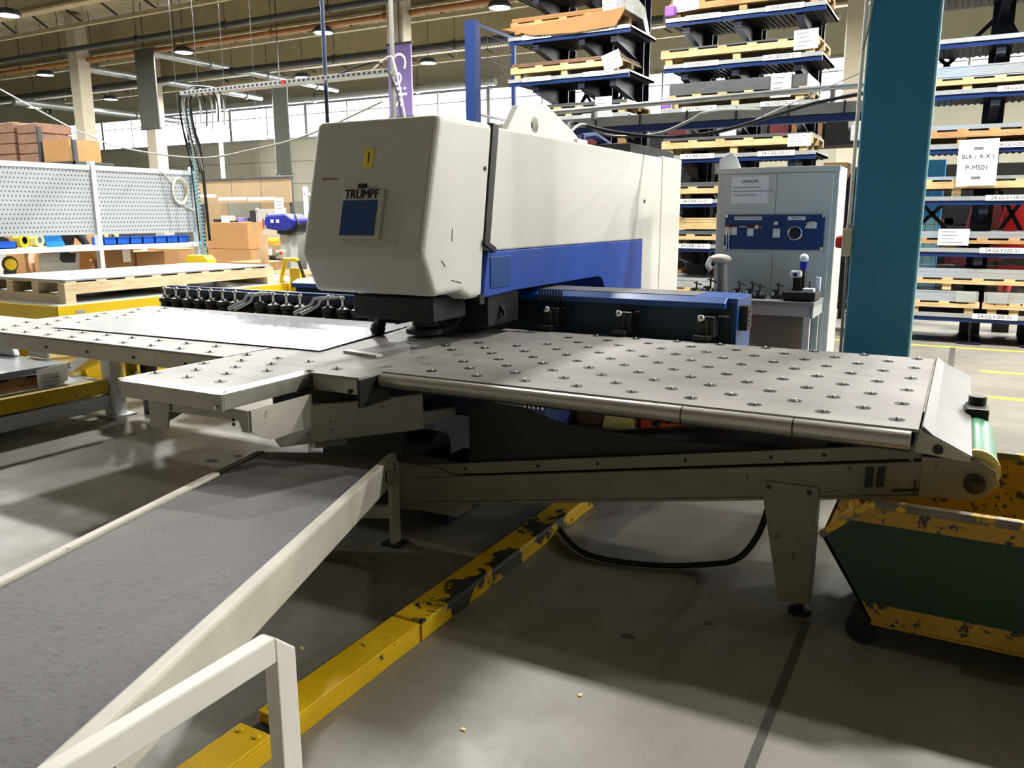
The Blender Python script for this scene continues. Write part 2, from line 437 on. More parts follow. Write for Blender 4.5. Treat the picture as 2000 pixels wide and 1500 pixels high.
while x < HX1 - 2:
    k += 1
    w = thing('window_%d' % k, (x, HY1, WZ0), None, None); struct(w)
    MB().box(x + 0.07, x + 2.53, HY1 + 0.05, HY1 + 0.09, WZ0 + 0.05, WZ0 + 1.08).build('pane', 'window_glow', w)
    MB().box(x + 0.07, x + 2.53, HY1 + 0.05, HY1 + 0.09, WZ0 + 1.13, WZ1 - 0.05).build('pane', 'window_glow', w)
    MB().box(x + 0.07, x + 2.53, HY1 - 0.02, HY1 + 0.1, WZ0 + 1.08, WZ0 + 1.13).build('transom', 'window_frame', w)
    MB().box(x, x + 2.6, HY1 - 0.05, HY1 + 0.1, WZ0 - 0.06, WZ0 + 0.05).build('window_sill', 'window_frame', w)
    MB().box(x, x + 2.6, HY1 - 0.05, HY1 + 0.1, WZ1 - 0.05, WZ1 + 0.03).build('window_head', 'window_frame', w)
    wd = 0.035 if k % 2 else 0.09
    MB().box(x - wd, x + wd, HY1 - 0.12, HY1 + 0.1, WZ0, WZ1).build('mullion', 'window_frame', w)
    x += 2.6

# roof trusses over the far half of the hall
TR_LABELS = ['nearest steel roof truss, its diagonals crossing the lamps', 'roof truss just behind the dark pipe', 'roof truss above the middle row of lamps', 'farthest roof truss close to the window wall']
for i, ty in enumerate((14.0, 17.6, 22.3, 28.4)):
    x0, x1 = -46.0, -4.0
    t = thing('roof_truss', (x0, ty, 7.6), TR_LABELS[i], 'truss', 'roof trusses')
    MB().box(x0, x1, ty - 0.07, ty + 0.07, 8.62, 8.78).build('top_chord', 'truss_steel', t)
    MB().box(x0, x1, ty - 0.06, ty + 0.06, 7.5, 7.62).build('bottom_chord', 'truss_steel', t)
    a = x0
    while a < x1 - 1:
        MB().bar((a, ty, 8.65), (a + 1.75, ty, 7.58), 0.05, 0.05).build('diagonal', 'pipe_dark', t)
        if int((a - x0) / 1.75) % 2 == 0: MB().bar((a, ty, 7.58), (a, ty, 8.65), 0.035, 0.035).build('strut', 'truss_steel', t)
        a += 1.75
for i, (yb, lab) in enumerate(((16.0, 'beige roof girder crossing the upper left ceiling'), (21.2, 'beige roof girder behind the orange pipe'), (27.0, 'beige roof girder near the windows'))):
    tag(MB().prism([(-0.16 + yb, 7.55), (0.16 + yb, 7.55), (0.16 + yb, 7.62), (0.04 + yb, 7.66), (0.04 + yb, 8.7), (-0.04 + yb, 8.7), (-0.04 + yb, 7.66), (-0.16 + yb, 7.62)], 'x', -48, -2).build('roof_girder', 'truss_steel'), lab, 'girder', 'roof girders')
def pipe(name, p, q, r, mat, label, cat='pipe', n=12, rings=None):
    t = thing(name, p, label, cat)
    MB().cyl(p, q, r, n).build('tube', mat, t, smooth=True)
    if rings:
        P = Vector(p); Q = Vector(q); L = (Q - P).length; d = (Q - P).normalized()
        s = rings
        while s < L:
            MB().cyl(P + d * (s - 0.04), P + d * (s + 0.04), r * 1.35, n).build('coupling', mat, t, smooth=True)
            MB().cyl(P + d * s, P + d * s + Vector((0, 0, 8.86 - (P + d * s).z)), 0.012, 6).build('hanger', 'pipe_dark', t); s += rings
    return t
pipe('sprinkler_pipe', (-44, 18.7, 7.2), (-3, 18.7, 7.2), 0.09, 'pipe_dark', 'long dark pipe running across the upper left ceiling', rings=4.0)
pipe('heating_pipe', (-46, 20.2, 7.2), (-3, 20.2, 7.2), 0.085, 'pipe_orange', 'long orange pipe running across the ceiling beside the dark one', rings=4.4)
pipe('cable_duct_pipe', (-50, 23.6, 7.0), (-8, 23.6, 7.0), 0.12, 'pipe_dark', 'dark service pipe in front of the far ceiling lamps', rings=5.0)
pipe('air_duct', (-26.2, 20.6, 7.35), (-26.2, 31, 7.35), 0.13, 'galv', 'silver air duct running away from the viewer to the windows', n=16, rings=3.0)
pipe('air_duct', (-31, 21, 7.33), (-31, 31, 7.33), 0.15, 'galv', 'silver air duct left of the dark hanging banner', n=16, rings=3.0)
pipe('air_duct', (-36.5, 22, 6.5), (-36.5, 31, 6.5), 0.16, 'galv', 'thin silver duct near the far left windows', n=16, rings=3.0)
pipe('drain_pipe', (-40, 31.5, 7.15), (-18, 31.5, 7.15), 0.17, 'galv', 'silver pipe running along just above the window band', n=16, rings=6.0)
pipe('riser_pipe', (-30.72, 28, 0), (-30.72, 28, 7.1), 0.1, 'white_paint', 'white riser pipe standing in front of the windows')
pipe('riser_pipe', (-35.6, 28, 0), (-35.6, 28, 6.2), 0.1, 'white_paint', 'white riser pipe below the dark hanging banner')
pipe('riser_pipe', (-27.2, 28, 0), (-27.2, 28, 7.1), 0.11, 'galv', 'grey riser pipe before the windows left of the machine head')
# lamps in view, each with its own light
LAB = ['hall lamp nearest the top left corner', 'hall lamp right of the dark hanging banner top', 'hall lamp above the cable tray', 'hall lamp by the top edge left of the rack', 'hall lamp left of the concrete column',
       'hall lamp beside the green exit sign', 'hall lamp farthest to the left', 'hall lamp right of the purple banner', 'hall lamp between column and dark banner', 'hall lamp just behind the cable tray']
proto = None
for i, (lx, ly) in enumerate(LAMPS_SEEN):
    loc = (lx, ly, 7.0)
    if proto is None:
        t = thing('ceiling_lamp', loc, LAB[i], 'lamp', 'hall ceiling lamps'); proto = t
        MB().lathe((lx, ly, 7.0), [(0.0, 0.16), (0.24, 0.16), (0.33, 0.05), (0.33, 0.0), (0.28, 0.0)], 8).build('housing', 'pipe_dark', t)
        MB().lathe((lx, ly, 6.995), [(0.29, 0.0), (0.0, -0.012)], 8).build('diffuser', 'lamp_glow', t)
        MB().cyl((lx, ly, 7.16), (lx, ly, 8.86), 0.012, 6).build('suspension', 'pipe_dark', t)
    else:
        t = copy_tree(proto); t.location = loc; t['label'] = LAB[i]
    if lx > -32: area('hall_lamp', (lx, ly, 6.93), 0.5, 0.5, LAMP_POWER, LAMP_COL)
# concrete columns
def ccolumn(x, y, w, label):
    t = thing('concrete_column', (x, y, 0), label, 'column', 'concrete hall columns')
    MB().box(x - w / 2, x + w / 2, y - w / 2, y + w / 2, 0, 8.7).build('shaft', 'concrete_column', t, bevel=0.03)
    MB().cyl((x + w / 2 + 0.06, y - w / 2, 0), (x + w / 2 + 0.06, y - w / 2, 7.2), 0.05, 8).build('downpipe', 'concrete_column', t, smooth=True)
ccolumn(-28.9, 20.0, 0.5, 'beige concrete column standing left of the dark hanging banner')
ccolumn(-14.55, 20.0, 0.5, 'beige concrete column half behind the purple banner')
ccolumn(-32.6, 26.0, 0.6, 'concrete column under the dark hanging banner')
ccolumn(-3.2, 26.0, 0.5, 'beige concrete column seen through the right hand rack')
ccolumn(-1.25, 18.5, 0.3, 'slim beige column behind the rack at the right')
# hanging banners
def banner(x0, x1, y, z0, z1, mat, label, txt=None):
    t = thing('hanging_banner', ((x0 + x1) / 2, y, z0), label, 'banner')
    MB().box(x0, x1, y - 0.02, y + 0.02, z0, z1).build('cloth', mat, t)
    MB().cyl((x0 - 0.05, y, z1), (x1 + 0.05, y, z1), 0.04, 8).build('top_rod', 'pipe_dark', t)
    MB().cyl((x0 - 0.05, y, z0), (x1 + 0.05, y, z0), 0.03, 8).build('bottom_rod', 'pipe_dark', t)
    MB().cyl(((x0 + x1) / 2, y, z1), ((x0 + x1) / 2, y, 8.6), 0.015, 6).build('hanger', 'pipe_dark', t)
    if txt: text('lettering', txt, 0.72, ((x0 + x1) / 2 - 0.03, y - 0.03, z1 - 0.95), (0.0, 0, -1), (1, 0, 0), 'paper', t)
banner(-25.3, -24.35, 19.6, 4.55, 7.1, 'dark_banner', 'dark grey hanging banner left of the cable tray end')
banner(-19.3, -18.7, 19.8, 2.9, 5.6, 'dark_banner', 'dark grey hanging banner in front of the windows beside the machine head')
banner(-14.75, -13.95, 19.7, 4.35, 6.3, 'purple', 'purple hanging banner with white vertical lettering', 'Coils')
MB().box(-13.9, -13.6, 19.7, 19.75, 4.3, 6.2)
t = thing('exit_sign', (-43.5, 28, 7.0), 'small green exit sign high on the far left', 'sign')
MB().box(-43.75, -43.15, 28, 28.05, 6.98, 7.26).build('plate', 'skip_green', t)
MB().cyl((-43.45, 28.02, 7.26), (-43.45, 28.02, 8.86), 0.012, 6).build('hanger', 'pipe_dark', t)
MB().prism([(-43.65, 7.05), (-43.5, 7.2), (-43.4, 7.1), (-43.45, 7.05)], 'y', 27.99, 28.0).build('pictogram', 'paper', t)

# ================================================================== cantilever racks
LEV = [0.37, 1.17, 1.79, 2.40, 3.03, 3.61, 4.21, 4.85]
def rack(x0, x1, label, labels, ups):
    t = thing('cantilever_rack', ((x0 + x1) / 2, 12.0, 0), label, 'rack', 'blue cantilever racks')
    for ux in ups:
        MB().prism([(ux - 0.12, 12.45), (ux + 0.12, 12.45), (ux + 0.12, 12.48), (ux + 0.012, 12.48), (ux + 0.012, 12.72), (ux + 0.12, 12.72), (ux + 0.12, 12.75), (ux - 0.12, 12.75), (ux - 0.12, 12.72), (ux - 0.012, 12.72), (ux - 0.012, 12.48), (ux - 0.12, 12.48)], 'z', 0, 6.2).build('upright', 'rack_navy', t)
        b = MB().box(ux - 0.011, ux + 0.011, 11.62, 12.5, 0.03, 0.31).build('base_arm', 'rack_navy', t)
        MB().box(ux - 0.11, ux + 0.11, 11.6, 12.5, 0.31, 0.335).build('top_flange', 'rack_navy', b)
        MB().box(ux - 0.13, ux + 0.13, 11.55, 12.5, 0.0, 0.03).build('foot_plate', 'rack_navy', b)
        for z in LEV[1:]:
            a = MB().prism([(11.56, z - 0.03), (12.45, z - 0.03), (12.45, z - 0.3), (12.35, z - 0.3), (11.56, z - 0.17)], 'x', ux - 0.012, ux + 0.012).build('arm', 'rack_navy', t)
            MB().bar((ux, 11.54, z - 0.172), (ux, 12.4, z - 0.31), 0.1, 0.014).build('arm_flange', 'rack_navy', a)
            MB().box(ux - 0.05, ux + 0.05, 11.545, 11.56, z - 0.19, z - 0.03).build('end_stop', 'rack_navy', a)
    for bz in (1.0, 2.9, 4.8):
        for ua, ub in zip(ups[:-1], ups[1:]):
            MB().bar((ua, 12.6, bz), (ub, 12.6, bz + 1.2), 0.05, 0.05, (0, 1, 0)).build('cross_brace', 'black', t)
            MB().bar((ub, 12.6, bz), (ua, 12.6, bz + 1.2), 0.05, 0.05, (0, 1, 0)).build('cross_brace', 'black', t)
    for i, z in enumerate(LEV):
        s = MB().box(x0, x1, 11.53, 12.62, z - 0.03, z - 0.005).build('shelf_tray', 'corrugated_grey', t)
        ribs = MB()
        xx = x0 + 0.03
        while xx < x1 - 0.03:
            ribs.box(xx, xx + 0.03, 11.56, 12.6, z - 0.045, z - 0.029); xx += 0.07
        r = ribs.build('tray_ribs', 'dark_metal', s); r['kind'] = 'stuff'
        MB().box(x0, x1, 11.5, 11.53, z - 0.03, z + 0.02).build('front_lip', 'shelf_zinc', s)
        MB().box(x0, x1, 11.515, 11.545, z - 0.085, z - 0.03).build('front_beam', 'rack_blue', s)
        MB().box(x1 - 0.015, x1, 11.53, 12.62, z - 0.03, z + 0.02).build('side_lip', 'shelf_zinc', s)
        if labels[i]:
            for f in (0.25, 0.76):
                lx = x0 + (x1 - x0) * f
                MB().box(lx - 0.24, lx + 0.24, 11.494, 11.5, z - 0.035, z + 0.03).build('shelf_label', 'paper', s)
                text('lettering', labels[i], 0.062, (lx, 11.4935, z - 0.003), (1, 0, 0), (0, 0, 1), 'ink', s)
    return t
rack(-6.35, -4.40, 'tall navy rack at left, partly hidden by the machine', [None, '24-STS250-S1', '24-STS200-S1', '24-STS150-S1', '24-ST8125-S1', '24-STS100-S1', '24-ST6080-S1', None], (-5.9, -5.15, -4.65))
rack(-3.88, -1.80, 'middle navy rack standing behind the grey cabinet', ['24-CRB200-S1', '24-CRB150-S1', '24-CRB125-S1', '24-CRB100-S1', '24-CRB250-S1', '24-CRB300-S1', '24-ALU100-S1', None], (-3.6, -2.9, -2.1))
rack(-1.28, 0.95, 'navy rack at the right edge behind the teal column', ['24-GLV200-S1', '24-GLV125-S1', '24-GLV150-S1', '24-GLV250-S1', '24-GLV300-S1', None, None, None], (-1.0, 0.17, 0.85))
# pallets and sheet packs on the racks
LVL = ['bottom shelf', 'second shelf', 'third shelf', 'fourth shelf', 'fifth shelf', 'sixth shelf', 'seventh shelf', 'top shelf']
def flat_pallet(x0, x1, y0, y1, z, h, label, mat='pallet_wood', group='pallets on the racks', blocks=3):
    t = thing('pallet', ((x0 + x1) / 2, (y0 + y1) / 2, z), label, 'pallet', group)
    bh = h * 0.52
    for i in range(blocks):
        bx = x0 + 0.06 + (x1 - x0 - 0.22) * i / (blocks - 1)
        for by in (y0 + 0.02, (y0 + y1) / 2 - 0.05, y1 - 0.12):
            MB().box(bx, bx + 0.1, by, by + 0.1, z, z + bh).build('block', mat, t)
    for by in (y0, (y0 + y1) / 2 - 0.05, y1 - 0.1):
        MB().box(x0, x1, by, by + 0.1, z + bh, z + h - 0.025).build('stringer', mat, t)
    nb = max(5, int((x1 - x0) / 0.3))
    for i in range(nb):
        bx = x0 + (x1 - x0 - 0.12) * i / (nb - 1)
        MB().box(bx, bx + 0.12, y0 + 0.005, y1, z + h - 0.025, z + h).build('deck_board', mat, t)
    return t
def sheet_pack(x0, x1, y0, y1, z, h, label, mat='pack_steel', group='sheet packs on the racks', name='sheet_pack'):
    t = thing(name, ((x0 + x1) / 2, (y0 + y1) / 2, z), label, 'sheet metal', group)
    k = max(2, min(8, int(h / 0.012))); d = h / k
    for i in range(k):
        o = random.uniform(-0.004, 0.004)
        MB().box(x0 + o, x1 + o, y0 + o, y1 + o, z + i * d, z + (i + 1) * d - 0.0015).build('sheet', mat, t)
    return t
def note(x, y, z, w, h, label, rot=0.0, lines=4, name='paper_note', group='paper notes on the racks', parts=True):
    t = thing(name, (x, y, z), label, 'paper', group)
    r = Vector((math.cos(rot), 0, math.sin(rot))); u = Vector((-math.sin(rot), 0, math.cos(rot)))
    P = lambda a, b, d=0.0: Vector((x, y - d, z)) + r * a + u * b
    q = lambda a0, a1, b0, b1, d0, d1: [P(a0, b0, d0), P(a1, b0, d0), P(a1, b1, d0), P(a0, b1, d0), P(a0, b0, d1), P(a1, b0, d1), P(a1, b1, d1), P(a0, b1, d1)]
    F = [(0, 1, 2, 3), (7, 6, 5, 4), (4, 5, 1, 0), (5, 6, 2, 1), (6, 7, 3, 2), (7, 4, 0, 3)]
    MB().add(q(-w / 2, w / 2, -h / 2, h / 2, 0.002, 0.0), F).build('sheet_of_paper', 'paper', t)
    for i in range(lines):
        b = h * (0.32 - 0.64 * i / max(1, lines - 1)); ww = w * random.uniform(0.2, 0.36)
        MB().add(q(-w * 0.38, -w * 0.38 + ww * 2, b - h * 0.02, b + h * 0.02, 0.003, 0.002), F).build('print_line', 'grey_ink', t)
    return t
# left rack
def rk(x0, x1, lv, nm, pallet_h=0.2, pack=0.06, pm='pallet_wood', sm='pack_steel', z=0.0, y0=11.56):
    p = flat_pallet(x0, x1, y0, 12.55, LEV[lv] + 0.0 + z, pallet_h, 'wooden pallet on the %s of the %s rack' % (LVL[lv], nm), pm)
    s = sheet_pack(x0 + 0.02, x1 - 0.02, y0 + 0.02, 12.52, LEV[lv] + pallet_h + z, pack, 'sheet pack on the %s of the %s rack' % (LVL[lv], nm), sm)
rk(-6.32, -4.42, 4, 'left', 0.16, 0.05)
rk(-6.34, -4.55, 5, 'left', 0.2, 0.05, 'pallet_wood', 'cardboard_dark')
rk(-6.34, -4.60, 6, 'left', 0.24, 0.06, 'pallet_old', 'cardboard')
rk(-6.3, -4.5, 3, 'left', 0.16, 0.05)
# paper hanging over the seventh shelf of the left rack
w = MB(); pts = [(-6.45, 4.36), (-5.9, 4.22), (-5.2, 4.19), (-4.6, 4.22), (-4.45, 4.45), (-5.0, 4.42), (-5.8, 4.37)]
w.prism(pts, 'y', 11.47, 11.49); tag(w.build('packing_paper', 'cardboard'), 'torn brown packing paper hanging over the upper shelf of the left rack', 'packing paper')
w = MB(); w.prism([(11.55, 4.45), (12.3, 4.45), (12.5, 4.25), (12.62, 4.3), (12.4, 4.62), (11.9, 4.72), (11.5, 4.65)], 'x', -4.62, -4.5)
tag(w.build('film_wrap', 'wrap_film', smooth=True), 'crumpled plastic film at the end of the left rack upper pallet', 'plastic film')
note(-4.7, 11.56, 4.52, 0.28, 0.24, 'white delivery note on the upper pallet of the left rack', 0.05)
note(-4.68, 11.56, 3.77, 0.28, 0.24, 'tilted white note on the middle pallet of the left rack', 0.3)
note(-4.8, 11.56, 3.17, 0.26, 0.24, 'white note on the left rack just above the cable trunking', 0.0)
# middle rack
rk(-3.86, -1.84, 6, 'middle', 0.22, 0.05, 'pallet_old', 'cardboard')
rk(-3.95, -1.86, 5, 'middle', 0.22, 0.02)
rk(-3.84, -1.95, 4, 'middle', 0.2, 0.16)
rk(-3.9, -1.86, 3, 'middle', 0.22, 0.04)
rk(-3.86, -1.9, 2, 'middle', 0.2, 0.06)
rk(-3.86, -1.9, 1, 'middle', 0.16, 0.05)
rk(-3.86, -1.9, 0, 'middle', 0.2, 0.14, 'pallet_wood', 'wrap_film')
sheet_pack(-3.8, -1.95, 11.6, 12.5, LEV[1] + 0.23, 0.16, 'second tier of sheets on the second shelf of the middle rack', 'pallet_wood')
note(-3.62, 11.56, 4.4, 0.36, 0.17, 'white note on the top pallet of the middle rack', 0.05)
note(-2.02, 11.56, 3.8, 0.3, 0.24, 'white note hanging on the right end of the middle rack pallet', 0.03)
note(-2.3, 11.56, 3.26, 0.26, 0.3, 'white note on the thick sheet pack of the middle rack', 0.0)
note(-2.02, 11.56, 2.56, 0.3, 0.16, 'white note on the pallet just above the grey cabinet', 0.0)
for (px, pz, lab) in ((-3.82, 4.32, 'violet film block on the top pallet of the middle rack'), (-3.84, 3.12, 'violet film block on the lower pallet of the middle rack')):
    tag(MB().box(px - 0.07, px + 0.07, 11.48, 11.55, pz - 0.06, pz + 0.07).build('film_block', 'violet_wrap', bevel=0.01), lab, 'film block')
# right rack
rk(-1.2, 0.92, 4, 'right', 0.16, 0.14, 'pallet_wood', 'sheet_steel')
rk(-1.2, 0.92, 3, 'right', 0.2, 0.05, 'pallet_old', 'sheet_steel')
rk(-1.2, 0.92, 2, 'right', 0.22, 0.04, 'pallet_wood', 'sheet_steel')
rk(-1.2, 0.92, 1, 'right', 0.14, 0.08, 'pallet_old', 'sheet_steel')
rk(-1.2, 0.24, 0, 'right', 0.16, 0.13, 'pallet_wood', 'sheet_steel')
flat_pallet(0.27, 0.95, 11.56, 12.55, LEV[0], 0.16, 'short wooden pallet at the foot of the right rack')
sheet_pack(0.28, 0.94, 11.58, 12.5, LEV[0] + 0.16, 0.13, 'short sheet pack at the foot of the right rack', 'sheet_steel')
flat_pallet(-1.2, 0.92, 11.56, 12.55, LEV[0] + 0.3, 0.15, 'wooden pallet stacked on the bottom packs of the right rack')
sheet_pack(-1.18, 0.9, 11.58, 12.5, LEV[0] + 0.45, 0.12, 'upper bright sheet pack low on the right rack', 'sheet_steel')
for xx, nm in ((0.08, 'left'), (0.42, 'right')):
    tag(MB().box(xx - 0.11, xx + 0.11, 11.555, 11.575, LEV[0] + 0.155, LEV[0] + 0.285).build('edge_protector', 'bench_grey', bevel=0.004), 'grey cardboard corner on the %s pack of the bottom shelf' % nm, 'edge protector', 'edge protectors')
note(0.05, 11.494, 2.2, 0.42, 0.54, 'large white sign hanging from the right rack', 0.02, 0)
sg = bpy.data.objects[[o.name for o in COL.objects if o.get('label') == 'large white sign hanging from the right rack'][0]]
text('lettering', 'BLK ( A-X )', 0.07, (0.05, 11.49, 2.27), (1, 0, 0), (0, 0, 1), 'ink', sg)
text('lettering', 'P-MS01', 0.08, (0.05, 11.49, 2.14), (1, 0, 0), (0, 0, 1), 'ink', sg)
MB().box(0.0, 0.1, 11.489, 11.492, 2.35, 2.38).build('print_line', 'grey_ink', sg)
MB().box(0.0, 0.1, 11.489, 11.492, 2.01, 2.04).build('print_line', 'grey_ink', sg)
note(-0.12, 11.56, 1.32, 0.34, 0.2, 'crinkled white note on the right rack below the red coats', 0.0)
# fence, coats and posts behind the right rack
def mesh_fence(x0, x1, y, z1, label, mat='black', step=0.12, axis='x'):
    t = thing('mesh_fence', (x0, y, 0), label, 'fence')
    n = int((x1 - x0) / step)
    P = (lambda a, z: (a, y, z)) if axis == 'x' else (lambda a, z: (y, a, z))
    g = MB()
    for i in range(n + 1): g.bar(P(x0 + i * step, 0.1), P(x0 + i * step, z1), 0.006, 0.006)
    k = int((z1 - 0.1) / (step * 1.6))
    for i in range(k + 1): g.bar(P(x0, 0.1 + i * step * 1.6), P(x1, 0.1 + i * step * 1.6), 0.006, 0.006)
    o = g.build('wire_grid', mat, t); o['kind'] = 'stuff'
    for a in (x0, x1): MB().bar(P(a, 0), P(a, z1 + 0.05), 0.06, 0.06).build('post', mat, t)
    MB().bar(P(x0, z1), P(x1, z1), 0.04, 0.04).build('top_rail', mat, t)
    return t
mesh_fence(-1.6, 1.0, 13.6, 2.1, 'dark wire fence behind the right rack')
def coat(x, y, z0, z1, w, mat, label):
    t = thing('work_coat', (x, y, z0), label, 'coat', 'work coats')
    MB().prism([(x - w / 2, z0), (x + w / 2, z0), (x + w * 0.42, z1 - 0.2), (x + w * 0.2, z1), (x - w * 0.2, z1), (x - w * 0.42, z1 - 0.2)], 'y', y, y + 0.14).build('body', mat, t, bevel=0.04, smooth=True)
    for s in (-1, 1): MB().tube([(x + s * w * 0.36, y + 0.07, z1 - 0.12), (x + s * w * 0.52, y + 0.07, z1 - 0.5), (x + s * w * 0.54, y + 0.07, z0 + 0.15)], [0.08, 0.07, 0.06], 8).build('sleeve', mat, t, smooth=True)
coat(0.62, 13.3, 1.0, 1.85, 0.45, 'red', 'bright red work coat hanging behind the right rack')
coat(0.28, 13.3, 0.95, 1.85, 0.42, 'dark_red', 'dark red work coat hanging left of the bright red one')
def locker(x, label, mat, mat2):
    t = thing('locker', (x, 14.4, 0), label, 'locker')
    MB().box(x - 0.2, x + 0.2, 14.2, 14.6, 0, 2.4).build('body', mat, t)
    MB().box(x - 0.18, x + 0.18, 14.18, 14.2, 0.8, 1.55).build('door', mat2, t)
locker(-0.55, 'tall teal post with yellow panel behind the right rack', 'teal_column', 'teal_edge')
t = thing('fire_extinguisher', (0.55, 13.1, 0), 'red fire extinguisher behind the lower right rack', 'extinguisher')
MB().lathe((0.55, 13.1, 0.42), [(0.0, 0), (0.07, 0.0), (0.075, 0.03), (0.075, 0.36), (0.05, 0.42), (0.02, 0.44)], 14).build('cylinder', 'red', t, smooth=True)
MB().box(0.53, 0.57, 13.06, 13.14, 0.86, 0.92).build('valve', 'black', t)
MB().box(0.45, 0.65, 13.0, 13.2, 0, 0.42).build('plinth', 'black', t)
for i, (x0, w, h, z, mt) in enumerate(((-3.7, 0.5, 0.3, 3.3, 'dark_red'), (-3.1, 0.5, 0.34, 0, 'cardboard'), (-2.5, 0.7, 0.4, 0, 'dark_red'))):
    pass
# dark storage behind the racks
def shelf_block(x0, x1, y, label, mats, z1=2.9):
    t = thing('storage_rack', (x0, y, 0), label, 'storage rack')
    for ux in (x0, x1): MB().box(ux - 0.05, ux + 0.05, y, y + 0.8, 0, z1).build('post', 'black', t)
    n = 4
    for i in range(n):
        z = 0.25 + i * (z1 - 0.3) / (n - 0.5)
        MB().box(x0, x1, y, y + 0.8, z, z + 0.06).build('shelf', 'black', t)
        xx = x0 + 0.08; j = 0
        while xx < x1 - 0.4:
            w = random.uniform(0.28, 0.5); MB().box(xx, xx + w, y + 0.04, y + 0.7, z + 0.06, z + 0.06 + random.uniform(0.25, 0.5)).build('carton', mats[(i + j) % len(mats)], t); xx += w + 0.05; j += 1
shelf_block(-7.2, -4.2, 15.0, 'dark storage rack seen through the left rack', ['dark_red', 'cardboard', 'paper', 'black'], 3.2)
shelf_block(-4.1, -1.3, 15.0, 'dark storage rack seen through the middle rack', ['dark_red', 'cardboard', 'dark_metal', 'paper', 'black'], 3.2)
t = thing('dark_partition', (-2.5, 17, 0), 'dark storage wall behind the three racks', 'partition')
for i in range(6): MB().box(-9.0 + i * 2.0, -7.02 + i * 2.0, 16.6, 16.7, 0, 2.45).build('wall_sheet', 'black' if i % 2 else 'dark_metal', t)
shelf_block(-1.1, 1.3, 15.4, 'dark storage rack seen through the right rack', ['dark_red', 'black', 'dark_metal'], 1.6)
# blue mesh side guard beside the left rack
t = thing('mesh_guard', (-6.6, 11.0, 0), 'blue framed wire mesh guard left of the left rack', 'fence')
MB().box(-6.78, -6.6, 10.95, 11.1, 0, 4.42).build('post', 'rack_blue', t)
MB().box(-6.68, -6.62, 12.2, 12.26, 0, 4.42).build('post', 'rack_blue', t)
MB().bar((-6.65, 11.05, 4.38), (-6.65, 12.25, 4.38), 0.04, 0.04).build('top_rail', 'rack_blue', t)
MB().bar((-6.65, 11.05, 3.1), (-6.65, 12.25, 3.1), 0.04, 0.04).build('mid_rail', 'galv', t)
g = MB()
for i in range(12): g.bar((-6.65, 11.1 + i * 0.1, 0.4), (-6.65, 11.1 + i * 0.1, 4.38), 0.005, 0.005)
for i in range(22): g.bar((-6.65, 11.08, 0.5 + i * 0.18), (-6.65, 12.23, 0.5 + i * 0.18), 0.005, 0.005)
g.build('wire_grid', 'rack_navy', t)['kind'] = 'stuff'
# ================================================================== the punching machine
PM = thing('punching_machine', (-2.92, 6.0, 0), 'large cream and blue sheet metal punching machine with overhanging head', 'machine')
XL, XR = -3.35, -2.5
MB().prism([(3.77, 2.13), (3.583, 1.393), (3.689, 1.165), (3.95, 1.17), (4.06, 1.12), (4.2, 1.12), (4.232, 1.437), (4.345, 2.13)], 'x', XL, XR).build('head_cover', 'cream', PM, bevel=0.035, seg=4)
MB().prism([(4.225, 1.437), (4.285, 1.42), (4.405, 2.125), (4.34, 2.135)], 'x', XL + 0.01, XR + 0.004).build('seam_strip', 'black', PM)
MB().prism([(4.28, 1.39), (4.40, 2.115), (7.46, 2.115), (7.46, 0.0), (6.98, 0.0), (6.98, 1.39)], 'x', XL, XR - 0.003).build('frame_cover', 'cream', PM, bevel=0.012)
MB().prism([(4.205, 1.115), (4.27, 1.388), (6.978, 1.388), (6.978, 0.0), (6.12, 0.0), (6.12, 1.02), (6.06, 1.11), (5.97, 1.13), (4.6, 1.13)], 'x', XL + 0.002, XR).build('blue_cover', 'machine_blue', PM, bevel=0.006)
MB().box(XL, XR + 0.002, 7.463, 8.04, 0, 2.13).build('rear_cover', 'cream', PM, bevel=0.015)
MB().box(XL + 0.05, XR - 0.05, 6.75, 7.95, 2.115, 2.2).build('roof_box', 'black', PM, bevel=0.01)
MB().box(XR - 0.001, XR + 0.006, 4.29, 4.54, 1.165, 1.355).build('hatch', 'badge_blue', PM, bevel=0.02, seg=3)
MB().bar((XR + 0.012, 4.2, 1.45), (XR + 0.012, 4.33, 1.395), 0.02, 0.03).build('latch', 'black', PM)
MB().box(XR - 0.05, XR + 0.004, 4.16, 4.215, 1.08, 1.14).build('corner_bracket', 'black', PM)
for (sy, sz) in ((4.24, 1.87), (7.0, 1.72)):
    MB().cyl((XR - 0.002, sy, sz), (XR + 0.005, sy, sz), 0.014, 10).build('screw', 'dark_metal', PM)
